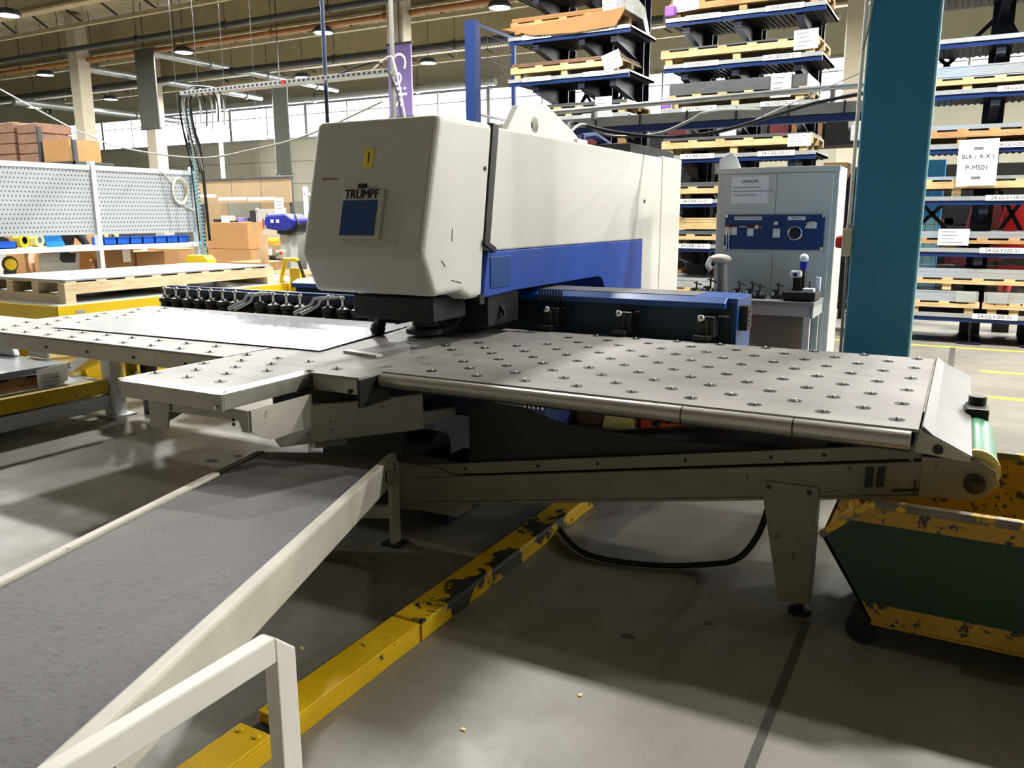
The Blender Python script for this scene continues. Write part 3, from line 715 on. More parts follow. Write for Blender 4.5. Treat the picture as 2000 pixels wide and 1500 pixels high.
# lifting lug with a hole
def lug(x0, x1, parent, name='lifting_lug'):
    out = [(5.16, 2.1), (5.42, 2.38), (5.55, 2.40), (5.88, 2.43), (6.38, 2.27), (6.55, 2.2), (6.55, 2.1)]
    hc, hr, n = (5.68, 2.265), 0.062, 14
    hole = [(hc[0] + hr * math.cos(2 * PI * i / n), hc[1] + hr * math.sin(2 * PI * i / n)) for i in range(n)]
    # split the plate into quads fanned between hole and outline
    def outpt(a):
        best = None; dx, dz = math.cos(a), math.sin(a)
        for i in range(len(out)):
            (ax, az), (bx, bz) = out[i], out[(i + 1) % len(out)]
            ex, ez = bx - ax, bz - az; den = dx * ez - dz * ex
            if abs(den) < 1e-9: continue
            t = ((ax - hc[0]) * ez - (az - hc[1]) * ex) / den; u = ((ax - hc[0]) * dz - (az - hc[1]) * dx) / den
            if t > 0 and -1e-6 <= u <= 1 + 1e-6 and (best is None or t < best): best = t
        return (hc[0] + dx * best, hc[1] + dz * best)
    ang = sorted(set([2 * PI * i / n for i in range(n)] + [math.atan2(z - hc[1], y - hc[0]) % (2 * PI) for y, z in out]))
    I = [(hc[0] + hr * math.cos(a), hc[1] + hr * math.sin(a)) for a in ang]; O = [outpt(a) for a in ang]; k = len(ang)
    vs = [(x0, *p) for p in I] + [(x0, *p) for p in O] + [(x1, *p) for p in I] + [(x1, *p) for p in O]; fs = []
    for i in range(k):
        j = (i + 1) % k
        fs += [(i, j, k + j, k + i), (2 * k + i, 3 * k + i, 3 * k + j, 2 * k + j), (i, 2 * k + i, 2 * k + j, j), (k + i, k + j, 3 * k + j, 3 * k + i)]
    return MB().add(vs, fs).build(name, 'cream', parent)
lug(-2.96, -2.91, PM)
MB().box(-3.0, -2.88, 6.4, 6.6, 2.1, 2.22).build('lug_foot', 'cream', PM)
MB().tube([(-2.95, 6.62, 2.12), (-2.95, 6.66, 2.26), (-2.9, 6.8, 2.28), (-2.8, 6.9, 2.2)], 0.03, 8).build('hose_bend', 'rack_blue', PM, smooth=True)
# badge on the leaning front
FU = Vector((0, 3.77 - 3.583, 2.13 - 1.393)).normalized(); FN = Vector((1, 0, 0)).cross(FU)
def fpt(x, z, d=0.0):
    t = (z - 1.393) / (2.13 - 1.393); return Vector((x, 3.583 + t * 0.187, z)) + FN * d
def fbox(x0, x1, z0, z1, d0, d1):
    a = [fpt(x0, z0, d0), fpt(x1, z0, d0), fpt(x1, z1, d0), fpt(x0, z1, d0), fpt(x0, z0, d1), fpt(x1, z0, d1), fpt(x1, z1, d1), fpt(x0, z1, d1)]
    return MB().add(a, [(3, 2, 1, 0), (4, 5, 6, 7), (0, 1, 5, 4), (1, 2, 6, 5), (2, 3, 7, 6), (3, 0, 4, 7)])
bd = fbox(-3.07, -2.79, 1.475, 1.74, 0.0, 0.022).build('badge', 'cream', PM, bevel=0.004)
fbox(-3.06, -2.82, 1.49, 1.68, 0.022, 0.026).build('badge_panel', 'badge_blue', bd)
for dx in (-0.0022, 0.0, 0.0022): text('badge_lettering', 'TRUMPF', 0.072, fpt(-2.935 + dx, 1.711, 0.023), (1, 0, 0), FU, 'ink', bd, bold=0.0, squeeze=0.9, depth=0.001)
fbox(-2.98, -2.925, 1.752, 1.772, 0.0, 0.012).build('badge_notch', 'dark_metal', bd)
tg = fbox(-2.966, -2.905, 1.862, 1.965, 0.0005, 0.0025).build('number_tag', 'yellow_tag', PM)
text('tag_lettering', '1', 0.085, fpt(-2.934, 1.912, 0.003), (1, 0, 0), FU, 'ink', tg, bold=0.001)
fbox(-3.255, -3.225, 1.80, 1.812, 0.0, 0.002).build('residue_strip', 'cardboard', PM)
fbox(-3.225, -3.14, 1.803, 1.811, 0.0, 0.0015).build('residue_strip', 'cardboard', PM)
for a, b in (((XR + 0.001, 3.76, 1.36), (XR + 0.001, 3.80, 1.325)), ((XR + 0.001, 3.86, 1.245), (XR + 0.001, 3.96, 1.225)), ((XR + 0.001, 3.88, 1.53), (XR + 0.001, 3.87, 1.46))):
    MB().bar(a, b, 0.003, 0.004).build('scratch', 'dark_metal', PM)
# punch unit hanging under the head
MB().box(-3.2, -2.62, 3.85, 4.2, 1.0, 1.14).build('punch_housing', 'near_black', PM, bevel=0.01)
MB().cyl((-2.95, 4.25, 0.9), (-2.95, 4.25, 1.14), 0.09, 20).build('punch_ram', 'dark_metal', PM, smooth=True)
MB().lathe((-2.95, 4.25, 0.872), [(0.0, 0), (0.13, 0), (0.13, 0.03), (0.09, 0.05)], 20).build('stripper', 'dark_metal', PM, smooth=True)
MB().bar((-3.16, 4.12, 1.14), (-3.24, 4.14, 0.9), 0.07, 0.05).build('sheet_deflector', 'rubber', PM, bevel=0.01)
MB().lathe((-3.25, 4.14, 0.86), [(0, 0), (0.04, 0.0), (0.05, 0.03), (0.04, 0.06), (0.02, 0.08)], 14).build('deflector_pad', 'rubber', PM, smooth=True)
MB().tube(spline([(-2.7, 4.18, 1.12), (-2.66, 4.2, 1.0), (-2.75, 4.22, 0.93), (-2.86, 4.22, 0.96)]), 0.012, 8).build('hose', 'rubber', PM, smooth=True)
MB().tube(spline([(-2.6, 4.5, 1.1), (-2.52, 4.5, 0.98), (-2.6, 4.4, 0.92), (-2.75, 4.35, 0.95)]), 0.014, 8).build('hose', 'rubber', PM, smooth=True)
MB().tube(spline([(-3.05, 4.15, 1.12), (-3.12, 4.12, 1.0), (-3.02, 4.1, 0.96), (-2.98, 4.16, 1.02)]), 0.01, 8).build('hose', 'rubber', PM, smooth=True)
MB().box(-2.72, -2.55, 4.35, 4.75, 0.92, 1.13).build('drive_block', 'near_black', PM, bevel=0.01)
MB().box(-3.15, -2.75, 4.4, 4.9, 0.9, 1.05).build('turret_guard', 'near_black', PM)
for i in range(9): MB().cyl((-2.44 + i * 0.02, 4.84, 1.05), (-2.44 + i * 0.02, 4.84, 1.12), 0.007, 8).build('grease_nipple', 'dark_metal', PM)
# lower frame under the tables
MB().box(-3.3, -2.55, 3.62, 6.12, 0.0, 0.62).build('lower_frame', 'navy', PM, bevel=0.01)
MB().box(-2.6, -2.05, 3.55, 4.3, 0.56, 0.8).build('die_carrier', 'navy', PM, bevel=0.01)
MB().box(-3.05, -2.5, 3.4, 3.66, 0.12, 0.6).build('motor_cover', 'black', PM, bevel=0.02)
MB().cyl((-2.5, 3.5, 0.36), (-2.36, 3.5, 0.36), 0.11, 20).build('motor', 'black', PM, smooth=True)

# ================================================================== ball tables
BALL = MB().ball((0, 0, 0.003), 0.0085, 10, 6).mesh('ball', smooth=True); BALL.materials.append(MATS['chrome'])
CUP = MB().lathe((0, 0, 0), [(0.0, 0.0006), (0.012, 0.0006), (0.026, 0.0016), (0.028, 0.0016), (0.0295, 0.0004)], 20).mesh('ball_cup'); CUP.materials.append(MATS['dark_metal'])
PLUG = MB().lathe((0, 0, 0), [(0.0, 0.0009), (0.026, 0.0009), (0.0275, 0.0002)], 18).mesh('plug'); PLUG.materials.append(MATS['steel_side'])
def put(me, name, loc, parent, root):
    o = bpy.data.objects.new(name, me); COL.objects.link(o); o.parent = parent
    o.location = Vector(loc) - Vector(ORG[root.name]) if parent is root else loc
    return o
def ball_transfer(x, y, root):
    c = put(CUP, 'ball_transfer', (x, y, 0.8502), root, root)
    put(BALL, 'ball', (0, 0, 0), c, root)
RT = thing('ball_table', (-1.3, 3.9, 0), 'wide steel ball transfer table right of the machine head', 'table')
MB().box(-2.45, -0.078, 3.15, 4.79, 0.838, 0.85).build('table_plate', 'table_steel', RT, bevel=0.001, seg=1)
MB().prism([(-2.76, 2.965), (-2.451, 2.965), (-2.451, 4.79), (-3.46, 4.79), (-3.46, 3.955), (-2.815, 3.955), (-2.815, 3.01), (-2.76, 3.01)], 'z', 0.838, 0.8498).build('centre_plate', 'table_steel', RT)
MB().box(-2.74, -2.46, 2.967, 2.985, 0.765, 0.838).build('centre_skirt', 'steel_side', RT, bevel=0.002)
MB().box(-2.465, -2.45, 2.967, 3.2, 0.70, 0.838).build('centre_side', 'dark_metal', RT)
MB().cyl((-2.505, 2.969, 0.78), (-2.505, 2.955, 0.78), 0.011, 10).build('bolt', 'dark_metal', RT)
MB().obox((-2.86, 3.50, 0.857), (0.27, 0.045, 0.012), Matrix.Rotation(-0.16, 3, 'Z')).build('stop_strip', 'white_paint', RT)
MB().cyl((-2.44, 3.128, 0.812), (-0.1, 3.128, 0.812), 0.034, 28).build('front_roller', 'roller_steel', RT, smooth=True)
for xx in (-0.93, -0.5): MB().cyl((xx - 0.003, 3.128, 0.812), (xx + 0.003, 3.128, 0.812), 0.0345, 28).build('roller_joint', 'dark_metal', RT, smooth=True)
MB().box(-2.44, -0.1, 3.165, 3.19, 0.76, 0.838).build('front_channel', 'dark_metal', RT)
MB().box(-2.3, -0.3, 4.68, 4.72, 0.74, 0.838).build('rear_channel', 'dark_metal', RT)
for xx in (-2.3, -1.2, -0.25): MB().box(xx - 0.02, xx + 0.02, 3.2, 4.7, 0.76, 0.838).build('cross_channel', 'dark_metal', RT)
# folded apron at the right hand end
MB().prism([(-0.072, 0.85), (-0.066, 0.862), (-0.03, 0.832), (0.095, 0.772), (0.095, 0.768), (-0.034, 0.825), (-0.072, 0.842)], 'y', 3.16, 4.8).build('end_apron', 'apron_steel', RT)
MB().prism([(-0.075, 0.848), (-0.032, 0.828), (0.09, 0.77), (0.09, 0.752), (-0.085, 0.765)], 'y', 3.155, 3.165).build('apron_cheek', 'cream_grime', RT)
MB().cyl((-0.012, 3.157, 0.785), (-0.012, 3.145, 0.785), 0.017, 14).build('cheek_bolt', 'dark_metal', RT, smooth=True)
MB().bar((-1.02, 3.2, 0.80), (-1.06, 3.16, 0.74), 0.03, 0.02).build('clamp_lever', 'black', RT)
MB().ball((-1.0, 3.16, 0.775), 0.018, 10, 6).build('lever_knob', 'black', RT, smooth=True)
for kx in range(5): MB().cyl((-1.65 + kx * 0.022, 3.15, 0.765), (-1.65 + kx * 0.022, 3.13, 0.765), 0.007, 8).build('bolt', 'chrome', RT)
for k in range(19):
    x = -0.158 - 0.1305 * k
    for j in range(6 if k % 2 == 0 else 5):
        y = (3.272 if k % 2 == 0 else 3.418) + 0.295 * j
        if x < -2.2 and y > 4.2: continue
        if k in (18, 17) and j in (0, 1): put(PLUG, 'plug', (x, y, 0.8502), RT, RT); continue
        ball_transfer(x, y, RT)
for p in ((-2.655, 3.384), (-2.53, 3.238), (-2.655, 3.673)): put(PLUG, 'plug', (*p, 0.8502), RT, RT)
for p in ((-2.70, 3.10), (-2.74, 3.83), (-2.86, 3.95), (-2.62, 3.97)): ball_transfer(*p, RT)
put(PLUG, 'plug', (-0.545, 3.40 + 0.02, 0.8502), RT, RT).scale = (0.5, 0.5, 1)

FT = thing('ball_table', (-3.1, 3.0, 0), 'narrow steel ball table jutting towards the viewer', 'table')
MB().box(-3.46, -2.82, 2.47, 3.95, 0.838, 0.85).build('table_plate', 'table_steel', FT, bevel=0.001, seg=1)
MB().prism([(2.43, 0.838), (2.47, 0.85), (2.47, 0.838)], 'x', -3.46, -2.79).build('bevel_edge', 'edge_steel', FT)
MB().add([(-2.82, 2.47, 0.85), (-2.78, 2.43, 0.838), (-2.78, 3.0, 0.838), (-2.82, 3.0, 0.85), (-2.82, 2.47, 0.83), (-2.78, 2.43, 0.83), (-2.78, 3.0, 0.83), (-2.82, 3.0, 0.83)], [(0, 1, 2, 3), (7, 6, 5, 4), (0, 4, 5, 1), (2, 6, 7, 3)]).build('bevel_edge', 'edge_steel', FT)
MB().box(-3.46, -2.78, 2.432, 2.446, 0.76, 0.838).build('front_skirt', 'steel_side', FT, bevel=0.002)
MB().box(-2.794, -2.78, 2.446, 2.98, 0.765, 0.838).build('side_skirt', 'steel_side', FT, bevel=0.002)
MB().box(-3.474, -3.46, 2.432, 3.9, 0.79, 0.848).build('side_skirt', 'steel_side', FT)
MB().cyl((-2.815, 2.434, 0.778), (-2.815, 2.424, 0.778), 0.01, 10).build('bolt', 'chrome', FT)
for j in range(9):
    y = 2.60 + j * 0.148
    for x in ((-3.42, -3.19, -2.97) if j % 2 == 0 else (-3.305, -3.09)):
        if y < 3.3: ball_transfer(x, y, FT)
# sheet-metal bracket under it
MB().prism([(-3.36, 0.76), (-3.36, 0.61), (-3.24, 0.61), (-3.22, 0.70), (-2.76, 0.71), (-2.74, 0.66), (-2.70, 0.66), (-2.70, 0.76)], 'y', 2.5, 2.51).build('bracket_plate', 'cream_grime', FT)
MB().prism([(2.51, 0.76), (2.51, 0.61), (2.62, 0.62), (2.9, 0.70), (2.9, 0.76)], 'x', -3.365, -3.35).build('bracket_cheek', 'cream_grime', FT)
MB().prism([(2.51, 0.76), (2.51, 0.66), (2.62, 0.60), (2.9, 0.60), (2.9, 0.76)], 'x', -2.70, -2.69).build('bracket_cheek', 'cream_grime', FT)
for p in ((-3.2, 0.735), (-3.2, 0.715), (-2.79, 0.69), (-2.79, 0.71)):
    MB().cyl((p[0], 2.502, p[1]), (p[0], 2.495, p[1]), 0.008, 10).build('bolt_hole', 'black', FT)

SA = thing('support_arm', (-2.6, 3.1, 0.6), 'cream box beam arm under the narrow ball table', 'machine arm')
e = Vector((0.56, 0.83, 0)).normalized(); pr_ = Vector((-e.y, e.x, 0)); p0 = Vector((-2.79, 2.77, 0.0)) 
def sarm(s0, s1, w0, w1, z0, z1, d0=0.0):
    a = p0 + e * s0; b = p0 + e * s1
    return MB().add([a + pr_ * w0 + Vector((0, 0, z0)), b + pr_ * w0 + Vector((0, 0, z0 + d0)), b + pr_ * w1 + Vector((0, 0, z0 + d0)), a + pr_ * w1 + Vector((0, 0, z0)),
                     a + pr_ * w0 + Vector((0, 0, z1)), b + pr_ * w0 + Vector((0, 0, z1)), b + pr_ * w1 + Vector((0, 0, z1)), a + pr_ * w1 + Vector((0, 0, z1))],
                    [(3, 2, 1, 0), (4, 5, 6, 7), (0, 1, 5, 4), (1, 2, 6, 5), (2, 3, 7, 6), (3, 0, 4, 7)])
sarm(0.0, 0.74, 0.0, 0.13, 0.51, 0.70).build('beam', 'cream', SA, bevel=0.008)
for (s, z) in ((0.14, 0.60), (0.14, 0.56), (0.25, 0.61), (0.25, 0.57), (0.5, 0.66), (0.52, 0.655)):
    q = p0 + e * s; MB().cyl(q + Vector((0, 0, z)), q - pr_ * 0.003 + Vector((0, 0, z)), 0.004, 8).build('screw', 'black', SA)
sarm(0.74, 1.15, 0.02, 0.10, 0.52, 0.6, 0.1).build('tongue', 'cream', SA, bevel=0.006)
sarm(0.18, 0.34, 0.05, 0.12, 0.47, 0.51).build('lower_lug', 'cream', SA)
sarm(0.0, 0.6, 0.04, 0.11, 0.70, 0.765).build('spacer', 'black', SA)

LT = thing('ball_table', (-4.8, 3.9, 0), 'long steel ball table left of the machine head', 'table')
MB().box(-6.07, -3.49, 3.09, 4.66, 0.838, 0.85).build('table_plate', 'table_steel', LT, bevel=0.001, seg=1)
MB().add([(-3.53, 3.09, 0.851), (-3.485, 3.09, 0.851), (-3.485, 3.5, 0.851), (-3.53, 3.5, 0.851), (-3.53, 3.09, 0.84), (-3.485, 3.09, 0.84), (-3.485, 3.5, 0.84), (-3.53, 3.5, 0.84)], [(0, 1, 2, 3), (7, 6, 5, 4), (0, 4, 5, 1), (1, 5, 6, 2), (2, 6, 7, 3), (3, 7, 4, 0)]).build('end_strip', 'edge_steel', LT)
MB().box(-6.07, -3.49, 3.092, 3.106, 0.745, 0.838).build('front_skirt', 'steel_side', LT, bevel=0.002)
MB().box(-3.504, -3.49, 3.106, 4.6, 0.745, 0.838).build('side_skirt', 'steel_side', LT)
MB().box(-6.07, -6.056, 3.106, 4.66, 0.77, 0.838).build('side_skirt', 'steel_side', LT)
for xx in (-5.1, -4.68, -4.25, -3.8): MB().cyl((xx, 3.095, 0.785), (xx, 3.088, 0.785), 0.01, 10).build('bolt_hole', 'black', LT)
for xx in (-5.8, -4.0): MB().box(xx - 0.04, xx + 0.04, 4.3, 4.4, 0, 0.838).build('leg', 'black', LT)
for j in range(10):
    y = 3.165 + j * 0.155; x = -3.68 - (0.0 if j % 2 == 0 else 0.125)
    while x > -6.0:
        if not (-5.45 < x and 3.36 < y < 4.6): ball_transfer(x, y, LT)
        x -= 0.25
c, s_ = math.cos(0.035), math.sin(0.035)
def rot(x, y): return (-5.49 + x * c - y * s_, 3.375 + x * s_ + y * c)
tag(MB().prism([rot(0, 0), rot(2.36, 0), rot(2.24, 1.0), rot(2.22, 1.12), rot(0, 1.12)], 'z', 0.8565, 0.8585).build('metal_sheet', 'sheet_steel'), 'bright metal sheet lying on the left ball table', 'sheet metal')

# ================================================================== crossbeam with clamps, and the tool rail
CB = thing('crossbeam', (-2.9, 5.1, 0.85), 'blue crossbeam with sheet clamps running behind the tables', 'machine beam')
MB().box(-4.72, -1.19, 4.97, 5.36, 0.62, 1.055).build('beam_body', 'dark_teal', CB)
MB().prism([(4.92, 1.04), (4.92, 1.075), (4.985, 1.105), (5.34, 1.105), (5.36, 1.04)], 'x', -4.72, -1.23).build('top_cover', 'beam_blue', CB, bevel=0.004)
MB().box(-4.0, -1.44, 5.0, 5.3, 1.105, 1.109).build('bellows', 'beam_top', CB)
MB().box(-1.23, -1.17, 4.99, 5.36, 0.62, 1.1).build('end_plate', 'beam_blue', CB, bevel=0.004)
MB().box(-1.172, -1.12, 5.05, 5.15, 0.9, 1.05).build('connector', 'black', CB)
for i in range(4): MB().cyl((-1.115, 5.1, 0.93 + i * 0.03), (-1.108, 5.1, 0.93 + i * 0.03), 0.01, 8).build('connector_pin', 'chrome', CB)
def clamp(x):
    k = MB().box(x - 0.055, x + 0.06, 4.85, 4.97, 0.865, 1.0).build('sheet_clamp', 'black', CB, bevel=0.012)
    MB().box(x - 0.05, x + 0.05, 4.77, 4.86, 0.862, 0.89).build('jaw', 'dark_metal', k, bevel=0.006)
    MB().ball((x - 0.02, 4.845, 0.985), 0.026, 12, 8).build('knob', 'chrome', k, smooth=True)
    MB().cyl((x + 0.01, 4.84, 0.89), (x + 0.01, 4.84, 0.98), 0.012, 8).build('piston', 'dark_metal', k, smooth=True)
    MB().tube(spline([(x + 0.05, 4.9, 0.99), (x + 0.1, 4.88, 1.0), (x + 0.12, 4.95, 0.99)]), 0.008, 6).build('hose', 'rubber', k, smooth=True)
for x in (-2.37, -1.86, -1.33): clamp(x)
TRL = thing('tool_rail', (-5.0, 4.85, 0.85), 'navy tool rail with a row of black tool holders behind the left table', 'machine rail')
MB().box(-6.2, -3.75, 4.86, 4.97, 0.9, 0.985).build('rail', 'navy', TRL, bevel=0.004)
MB().box(-6.2, -3.75, 4.9, 4.965, 0.6, 0.899).build('rail_back', 'black', TRL)
MB().cyl((-6.1, 4.87, 1.0), (-3.75, 4.87, 1.0), 0.012, 8).build('rail_rod', 'beam_blue', TRL, smooth=True)
i = 0
for n_ in range(17):
    x = -6.07 + n_ * 0.142
    if n_ in (7, 12): continue
    k = MB().lathe((x, 4.79, 0.80), [(0.0, 0), (0.05, 0), (0.058, 0.012), (0.058, 0.035), (0.045, 0.045), (0.045, 0.07), (0.056, 0.08), (0.056, 0.11), (0.03, 0.12), (0.02, 0.13)], 16).build('tool_holder', 'clamp_metal', TRL, smooth=True)
    MB().lathe((x, 4.79, 0.925), [(0.014, 0), (0.014, 0.06), (0.02, 0.065), (0.012, 0.08), (0, 0.085)], 10).build('tool_pin', 'chrome', k, smooth=True)
    MB().box(x - 0.03, x + 0.03, 4.8, 4.87, 0.86, 0.93).build('holder_fork', 'black', k)
for x in (-5.07, -4.36):
    for o in (0, 0.07):
        MB().tube(spline([(x - 0.12 + o, 4.68, 0.865), (x + o, 4.74, 0.93), (x + 0.03 + o, 4.75, 0.975), (x + 0.09 + o, 4.8, 0.985), (x + 0.14 + o, 4.86, 0.99)]), 0.014, 8).build('silver_hose', 'galv', TRL, smooth=True)
# ================================================================== scrap conveyor under the right table
SC = thing('scrap_conveyor', (-1.1, 3.5, 0), 'dirty, shade-darkened cream scrap conveyor rising under the right ball table', 'conveyor')
zb = lambda x: 0.165 + 0.183 * (x + 2.33)
def slanted(x0, x1, y0, y1, a, b):
    return MB().prism([(x0, zb(x0) + a), (x1, zb(x1) + a), (x1, zb(x1) + b), (x0, zb(x0) + b)], 'y', y0, y1)
slanted(-2.33, 0.02, 3.24, 3.262, 0.0, 0.128).build('side_frame', 'scrap_cream_shaded', SC, bevel=0.004)
slanted(-2.30, -0.06, 3.262, 3.28, 0.135, 0.19).build('side_rail', 'scrap_cream_shaded', SC, bevel=0.002)
slanted(-2.33, 0.02, 3.235, 3.26, -0.012, 0.0).build('lower_flange', 'scrap_cream_shaded', SC)
slanted(-2.33, 0.05, 3.83, 3.85, 0.0, 0.19).build('side_frame', 'scrap_cream_shaded', SC)
slanted(-2.33, 0.16, 3.29, 3.82, 0.1, 0.115).build('belt', 'rubber', SC)
slanted(-2.33, 0.1, 3.29, 3.82, 0.02, 0.03).build('return_belt', 'rubber', SC)
MB().prism([(-0.06, zb(-0.06) - 0.005), (0.1, zb(0.1) - 0.02), (0.16, zb(0.1) + 0.005), (0.19, zb(0.1) + 0.05), (0.175, zb(0.1) + 0.1), (0.12, zb(0.1) + 0.135), (-0.06, zb(-0.06) + 0.15)], 'y', 3.232, 3.245).build('end_cheek', 'scrap_cream_shaded', SC, bevel=0.002)
MB().cyl((0.115, 3.27, 0.695), (0.115, 3.83, 0.695), 0.072, 28).build('end_roller', 'green_belt', SC, smooth=True)
MB().cyl((0.115, 3.255, 0.695), (0.115, 3.275, 0.695), 0.078, 28).build('roller_flange', 'tape_cream', SC, smooth=True)
MB().lathe((0.115, 3.228, 0.655), [(0.036, 0), (0.036, 0.012), (0.02, 0.014), (0.014, 0.02), (0.0, 0.02)], 18, (0, -1, 0)).build('bearing', 'dark_metal', SC, smooth=True)
MB().cyl((0.115, 3.95, 0.78), (0.115, 3.95, 0.835), 0.035, 14).build('gear_motor', 'black', SC, smooth=True)
MB().box(0.07, 0.16, 3.84, 4.0, 0.62, 0.8).build('gearbox', 'black', SC, bevel=0.01)
for xx in (-0.245, -0.205): slanted(xx, xx + 0.026, 3.234, 3.24, 0.035, 0.115).build('black_sticker', 'black', SC)
MB().bar((-0.15, 3.236, zb(-0.15) + 0.02), (-0.02, 3.236, zb(-0.02) + 0.022), 0.006, 0.008).build('tension_screw', 'dark_metal', SC)
MB().bar((-0.075, 3.236, zb(-0.075) - 0.0), (-0.075, 3.236, zb(-0.075) + 0.06), 0.006, 0.005).build('tension_nut', 'dark_metal', SC)
for xx in (-2.05, -1.65, -1.35, -0.95, -0.6, -0.4): MB().cyl((xx, 3.263, zb(xx) + 0.162), (xx, 3.257, zb(xx) + 0.162), 0.008, 8).build('bolt', 'dark_metal', SC)
lg = MB().prism([(-0.625, 0.535), (-0.615, 0.55), (-0.415, 0.555), (-0.405, 0.54), (-0.41, 0.3), (-0.415, 0.06), (-0.53, 0.05)], 'y', 3.228, 3.238).build('leg', 'scrap_cream_shaded', SC)
MB().prism([(3.238, 0.5), (3.238, 0.06), (3.3, 0.07), (3.33, 0.2), (3.33, 0.5)], 'x', -0.42, -0.41).build('leg_flange', 'scrap_cream_shaded', lg)
for xx in (-0.595, -0.44): MB().cyl((xx, 3.229, 0.53), (xx, 3.222, 0.53), 0.009, 10).build('leg_bolt', 'dark_metal', lg)
MB().lathe((-0.45, 3.27, 0.0), [(0, 0), (0.045, 0), (0.045, 0.02), (0.015, 0.03), (0.015, 0.07)], 14).build('levelling_foot', 'black', lg, smooth=True)
MB().prism([(-2.5, 0.1), (-2.3, 0.12), (-2.1, 0.12), (-2.1, 0.33), (-2.2, 0.36), (-2.5, 0.36)], 'y', 3.25, 3.4).build('tail_housing', 'scrap_cream_shaded', SC)
MB().box(-2.4, -2.25, 3.4, 3.8, 0.0, 0.3).build('tail_leg', 'black', SC)
# chute plate above the scrap conveyor
CH = thing('scrap_chute', (-1.2, 3.9, 0.3), 'dark grey chute plate between ball table and scrap conveyor', 'chute')
MB().prism([(-2.05, 0.40), (-0.35, 0.69), (-0.75, 0.66), (-1.0, 0.645), (-1.55, 0.66), (-1.75, 0.71), (-1.95, 0.72), (-2.05, 0.66)], 'y', 3.30, 3.31).build('front_plate', 'dark_metal', CH)
MB().add([(-2.05, 3.31, 0.42), (-0.4, 3.31, 0.70), (-0.4, 3.82, 0.69), (-2.05, 3.82, 0.40)], [(0, 1, 2, 3)]).build('slide', 'dark_metal', CH)
MB().prism([(-0.62, 0.66), (-0.52, 0.80), (-0.72, 0.80), (-0.76, 0.66)], 'y', 3.35, 3.42).build('bracket', 'black', CH)
CU = [('white_block', (-2.75, 5.75), (0.28, 0.3, 0.34), 'white_paint', 'white block on the floor seen under the ball table'), ('brown_post_block', (-2.42, 5.75), (0.22, 0.2, 0.3), 'cardboard_dark', 'dark brown block under the table between white blocks')]
for nm, (x, y), (sx, sy, sz), mt, lab in CU:
    tag(MB().box(x - sx / 2, x + sx / 2, y - sy / 2, y + sy / 2, 0, sz).build(nm, mt, bevel=0.01), lab, 'block')
t = thing('crate', (-1.7, 5.75, 0), 'open orange plastic crate on the floor seen under the ball table', 'crate')
for a in ((-2.0, -1.98, 5.6, 6.1), (-1.42, -1.4, 5.6, 6.1), (-2.0, -1.4, 5.6, 5.62), (-2.0, -1.4, 6.08, 6.1)): MB().box(*a, 0, 0.3).build('side', 'crate_orange', t)
MB().box(-1.98, -1.42, 5.62, 6.08, 0, 0.02).build('bottom', 'crate_orange', t)
tag(MB().prism([(-2.3, 0), (-2.02, 0), (-2.06, 0.3), (-2.22, 0.34)], 'y', 5.6, 5.9).build('paper_sack', 'tape_cream', bevel=0.02), 'crumpled yellow sack beside the orange crate', 'sack')
tag(MB().box(-1.3, -1.2, 5.5, 6.0, 0.0, 0.12).build('orange_bar', 'bin_orange', bevel=0.01), 'orange bar on the floor right of the crate', 'bar')

# ================================================================== scrap skip
SK = thing('scrap_skip', (0.5, 3.5, 0), 'worn green and yellow tipping skip under the conveyor end', 'skip')
SY0, SY1, SXE = 3.05, 3.95, 1.7
HEX = [(-0.363, 0.434), (-0.208, 0.581), (SXE, 0.581), (SXE, 0.13), (-0.173, 0.13)]
xl = lambda z: -0.173 - (z - 0.13) / 0.304 * 0.19
for yy, nm in ((SY0, 'front'), (SY1, 'back')):
    d = (yy, yy + 0.012) if nm == 'front' else (yy - 0.012, yy)
    inner = 'yellow_skip'
    MB().prism([(-0.363 + (0.51 - 0.434) * 1.05, 0.51), (-0.208, 0.581), (SXE, 0.581), (SXE, 0.51)], 'y', *d).build('upper_band', 'yellow_skip', SK)
    MB().prism([(xl(0.205), 0.205), (-0.363, 0.434), (-0.363 + (0.51 - 0.434) * 1.05, 0.51), (SXE, 0.51), (SXE, 0.205)], 'y', *d).build('side_panel', 'skip_green' if nm == 'front' else 'yellow_skip', SK)
    MB().prism([(-0.173, 0.13), (xl(0.205), 0.205), (SXE, 0.205), (SXE, 0.13)], 'y', *d).build('lower_band', 'yellow_skip', SK)
    MB().bar((-0.208, yy, 0.586), (SXE, yy, 0.586), 0.035, 0.03).build('rim', 'skip_rim', SK, bevel=0.004)
    MB().bar((-0.365, yy, 0.434), (-0.205, yy, 0.586), 0.03, 0.022).build('lip_rim', 'skip_rim', SK)
MB().add([(-0.173, SY0, 0.13), (-0.363, SY0, 0.434), (-0.363, SY1, 0.434), (-0.173, SY1, 0.13), (-0.165, SY0, 0.135), (-0.35, SY0, 0.438), (-0.35, SY1, 0.438), (-0.165, SY1, 0.135)], [(0, 1, 2, 3), (7, 6, 5, 4), (0, 4, 5, 1), (1, 5, 6, 2), (2, 6, 7, 3), (3, 7, 4, 0)]).build('chute_panel', 'yellow_skip', SK)
MB().box(-0.17, SXE, SY0, SY1, 0.12, 0.132).build('floor_panel', 'yellow_skip', SK)
MB().box(SXE - 0.012, SXE, SY0, SY1, 0.13, 0.581).build('end_panel', 'skip_green', SK)
for yy in (3.25, 3.7): MB().box(-0.1, SXE - 0.1, yy, yy + 0.12, 0.055, 0.12).build('fork_pocket', 'black', SK)
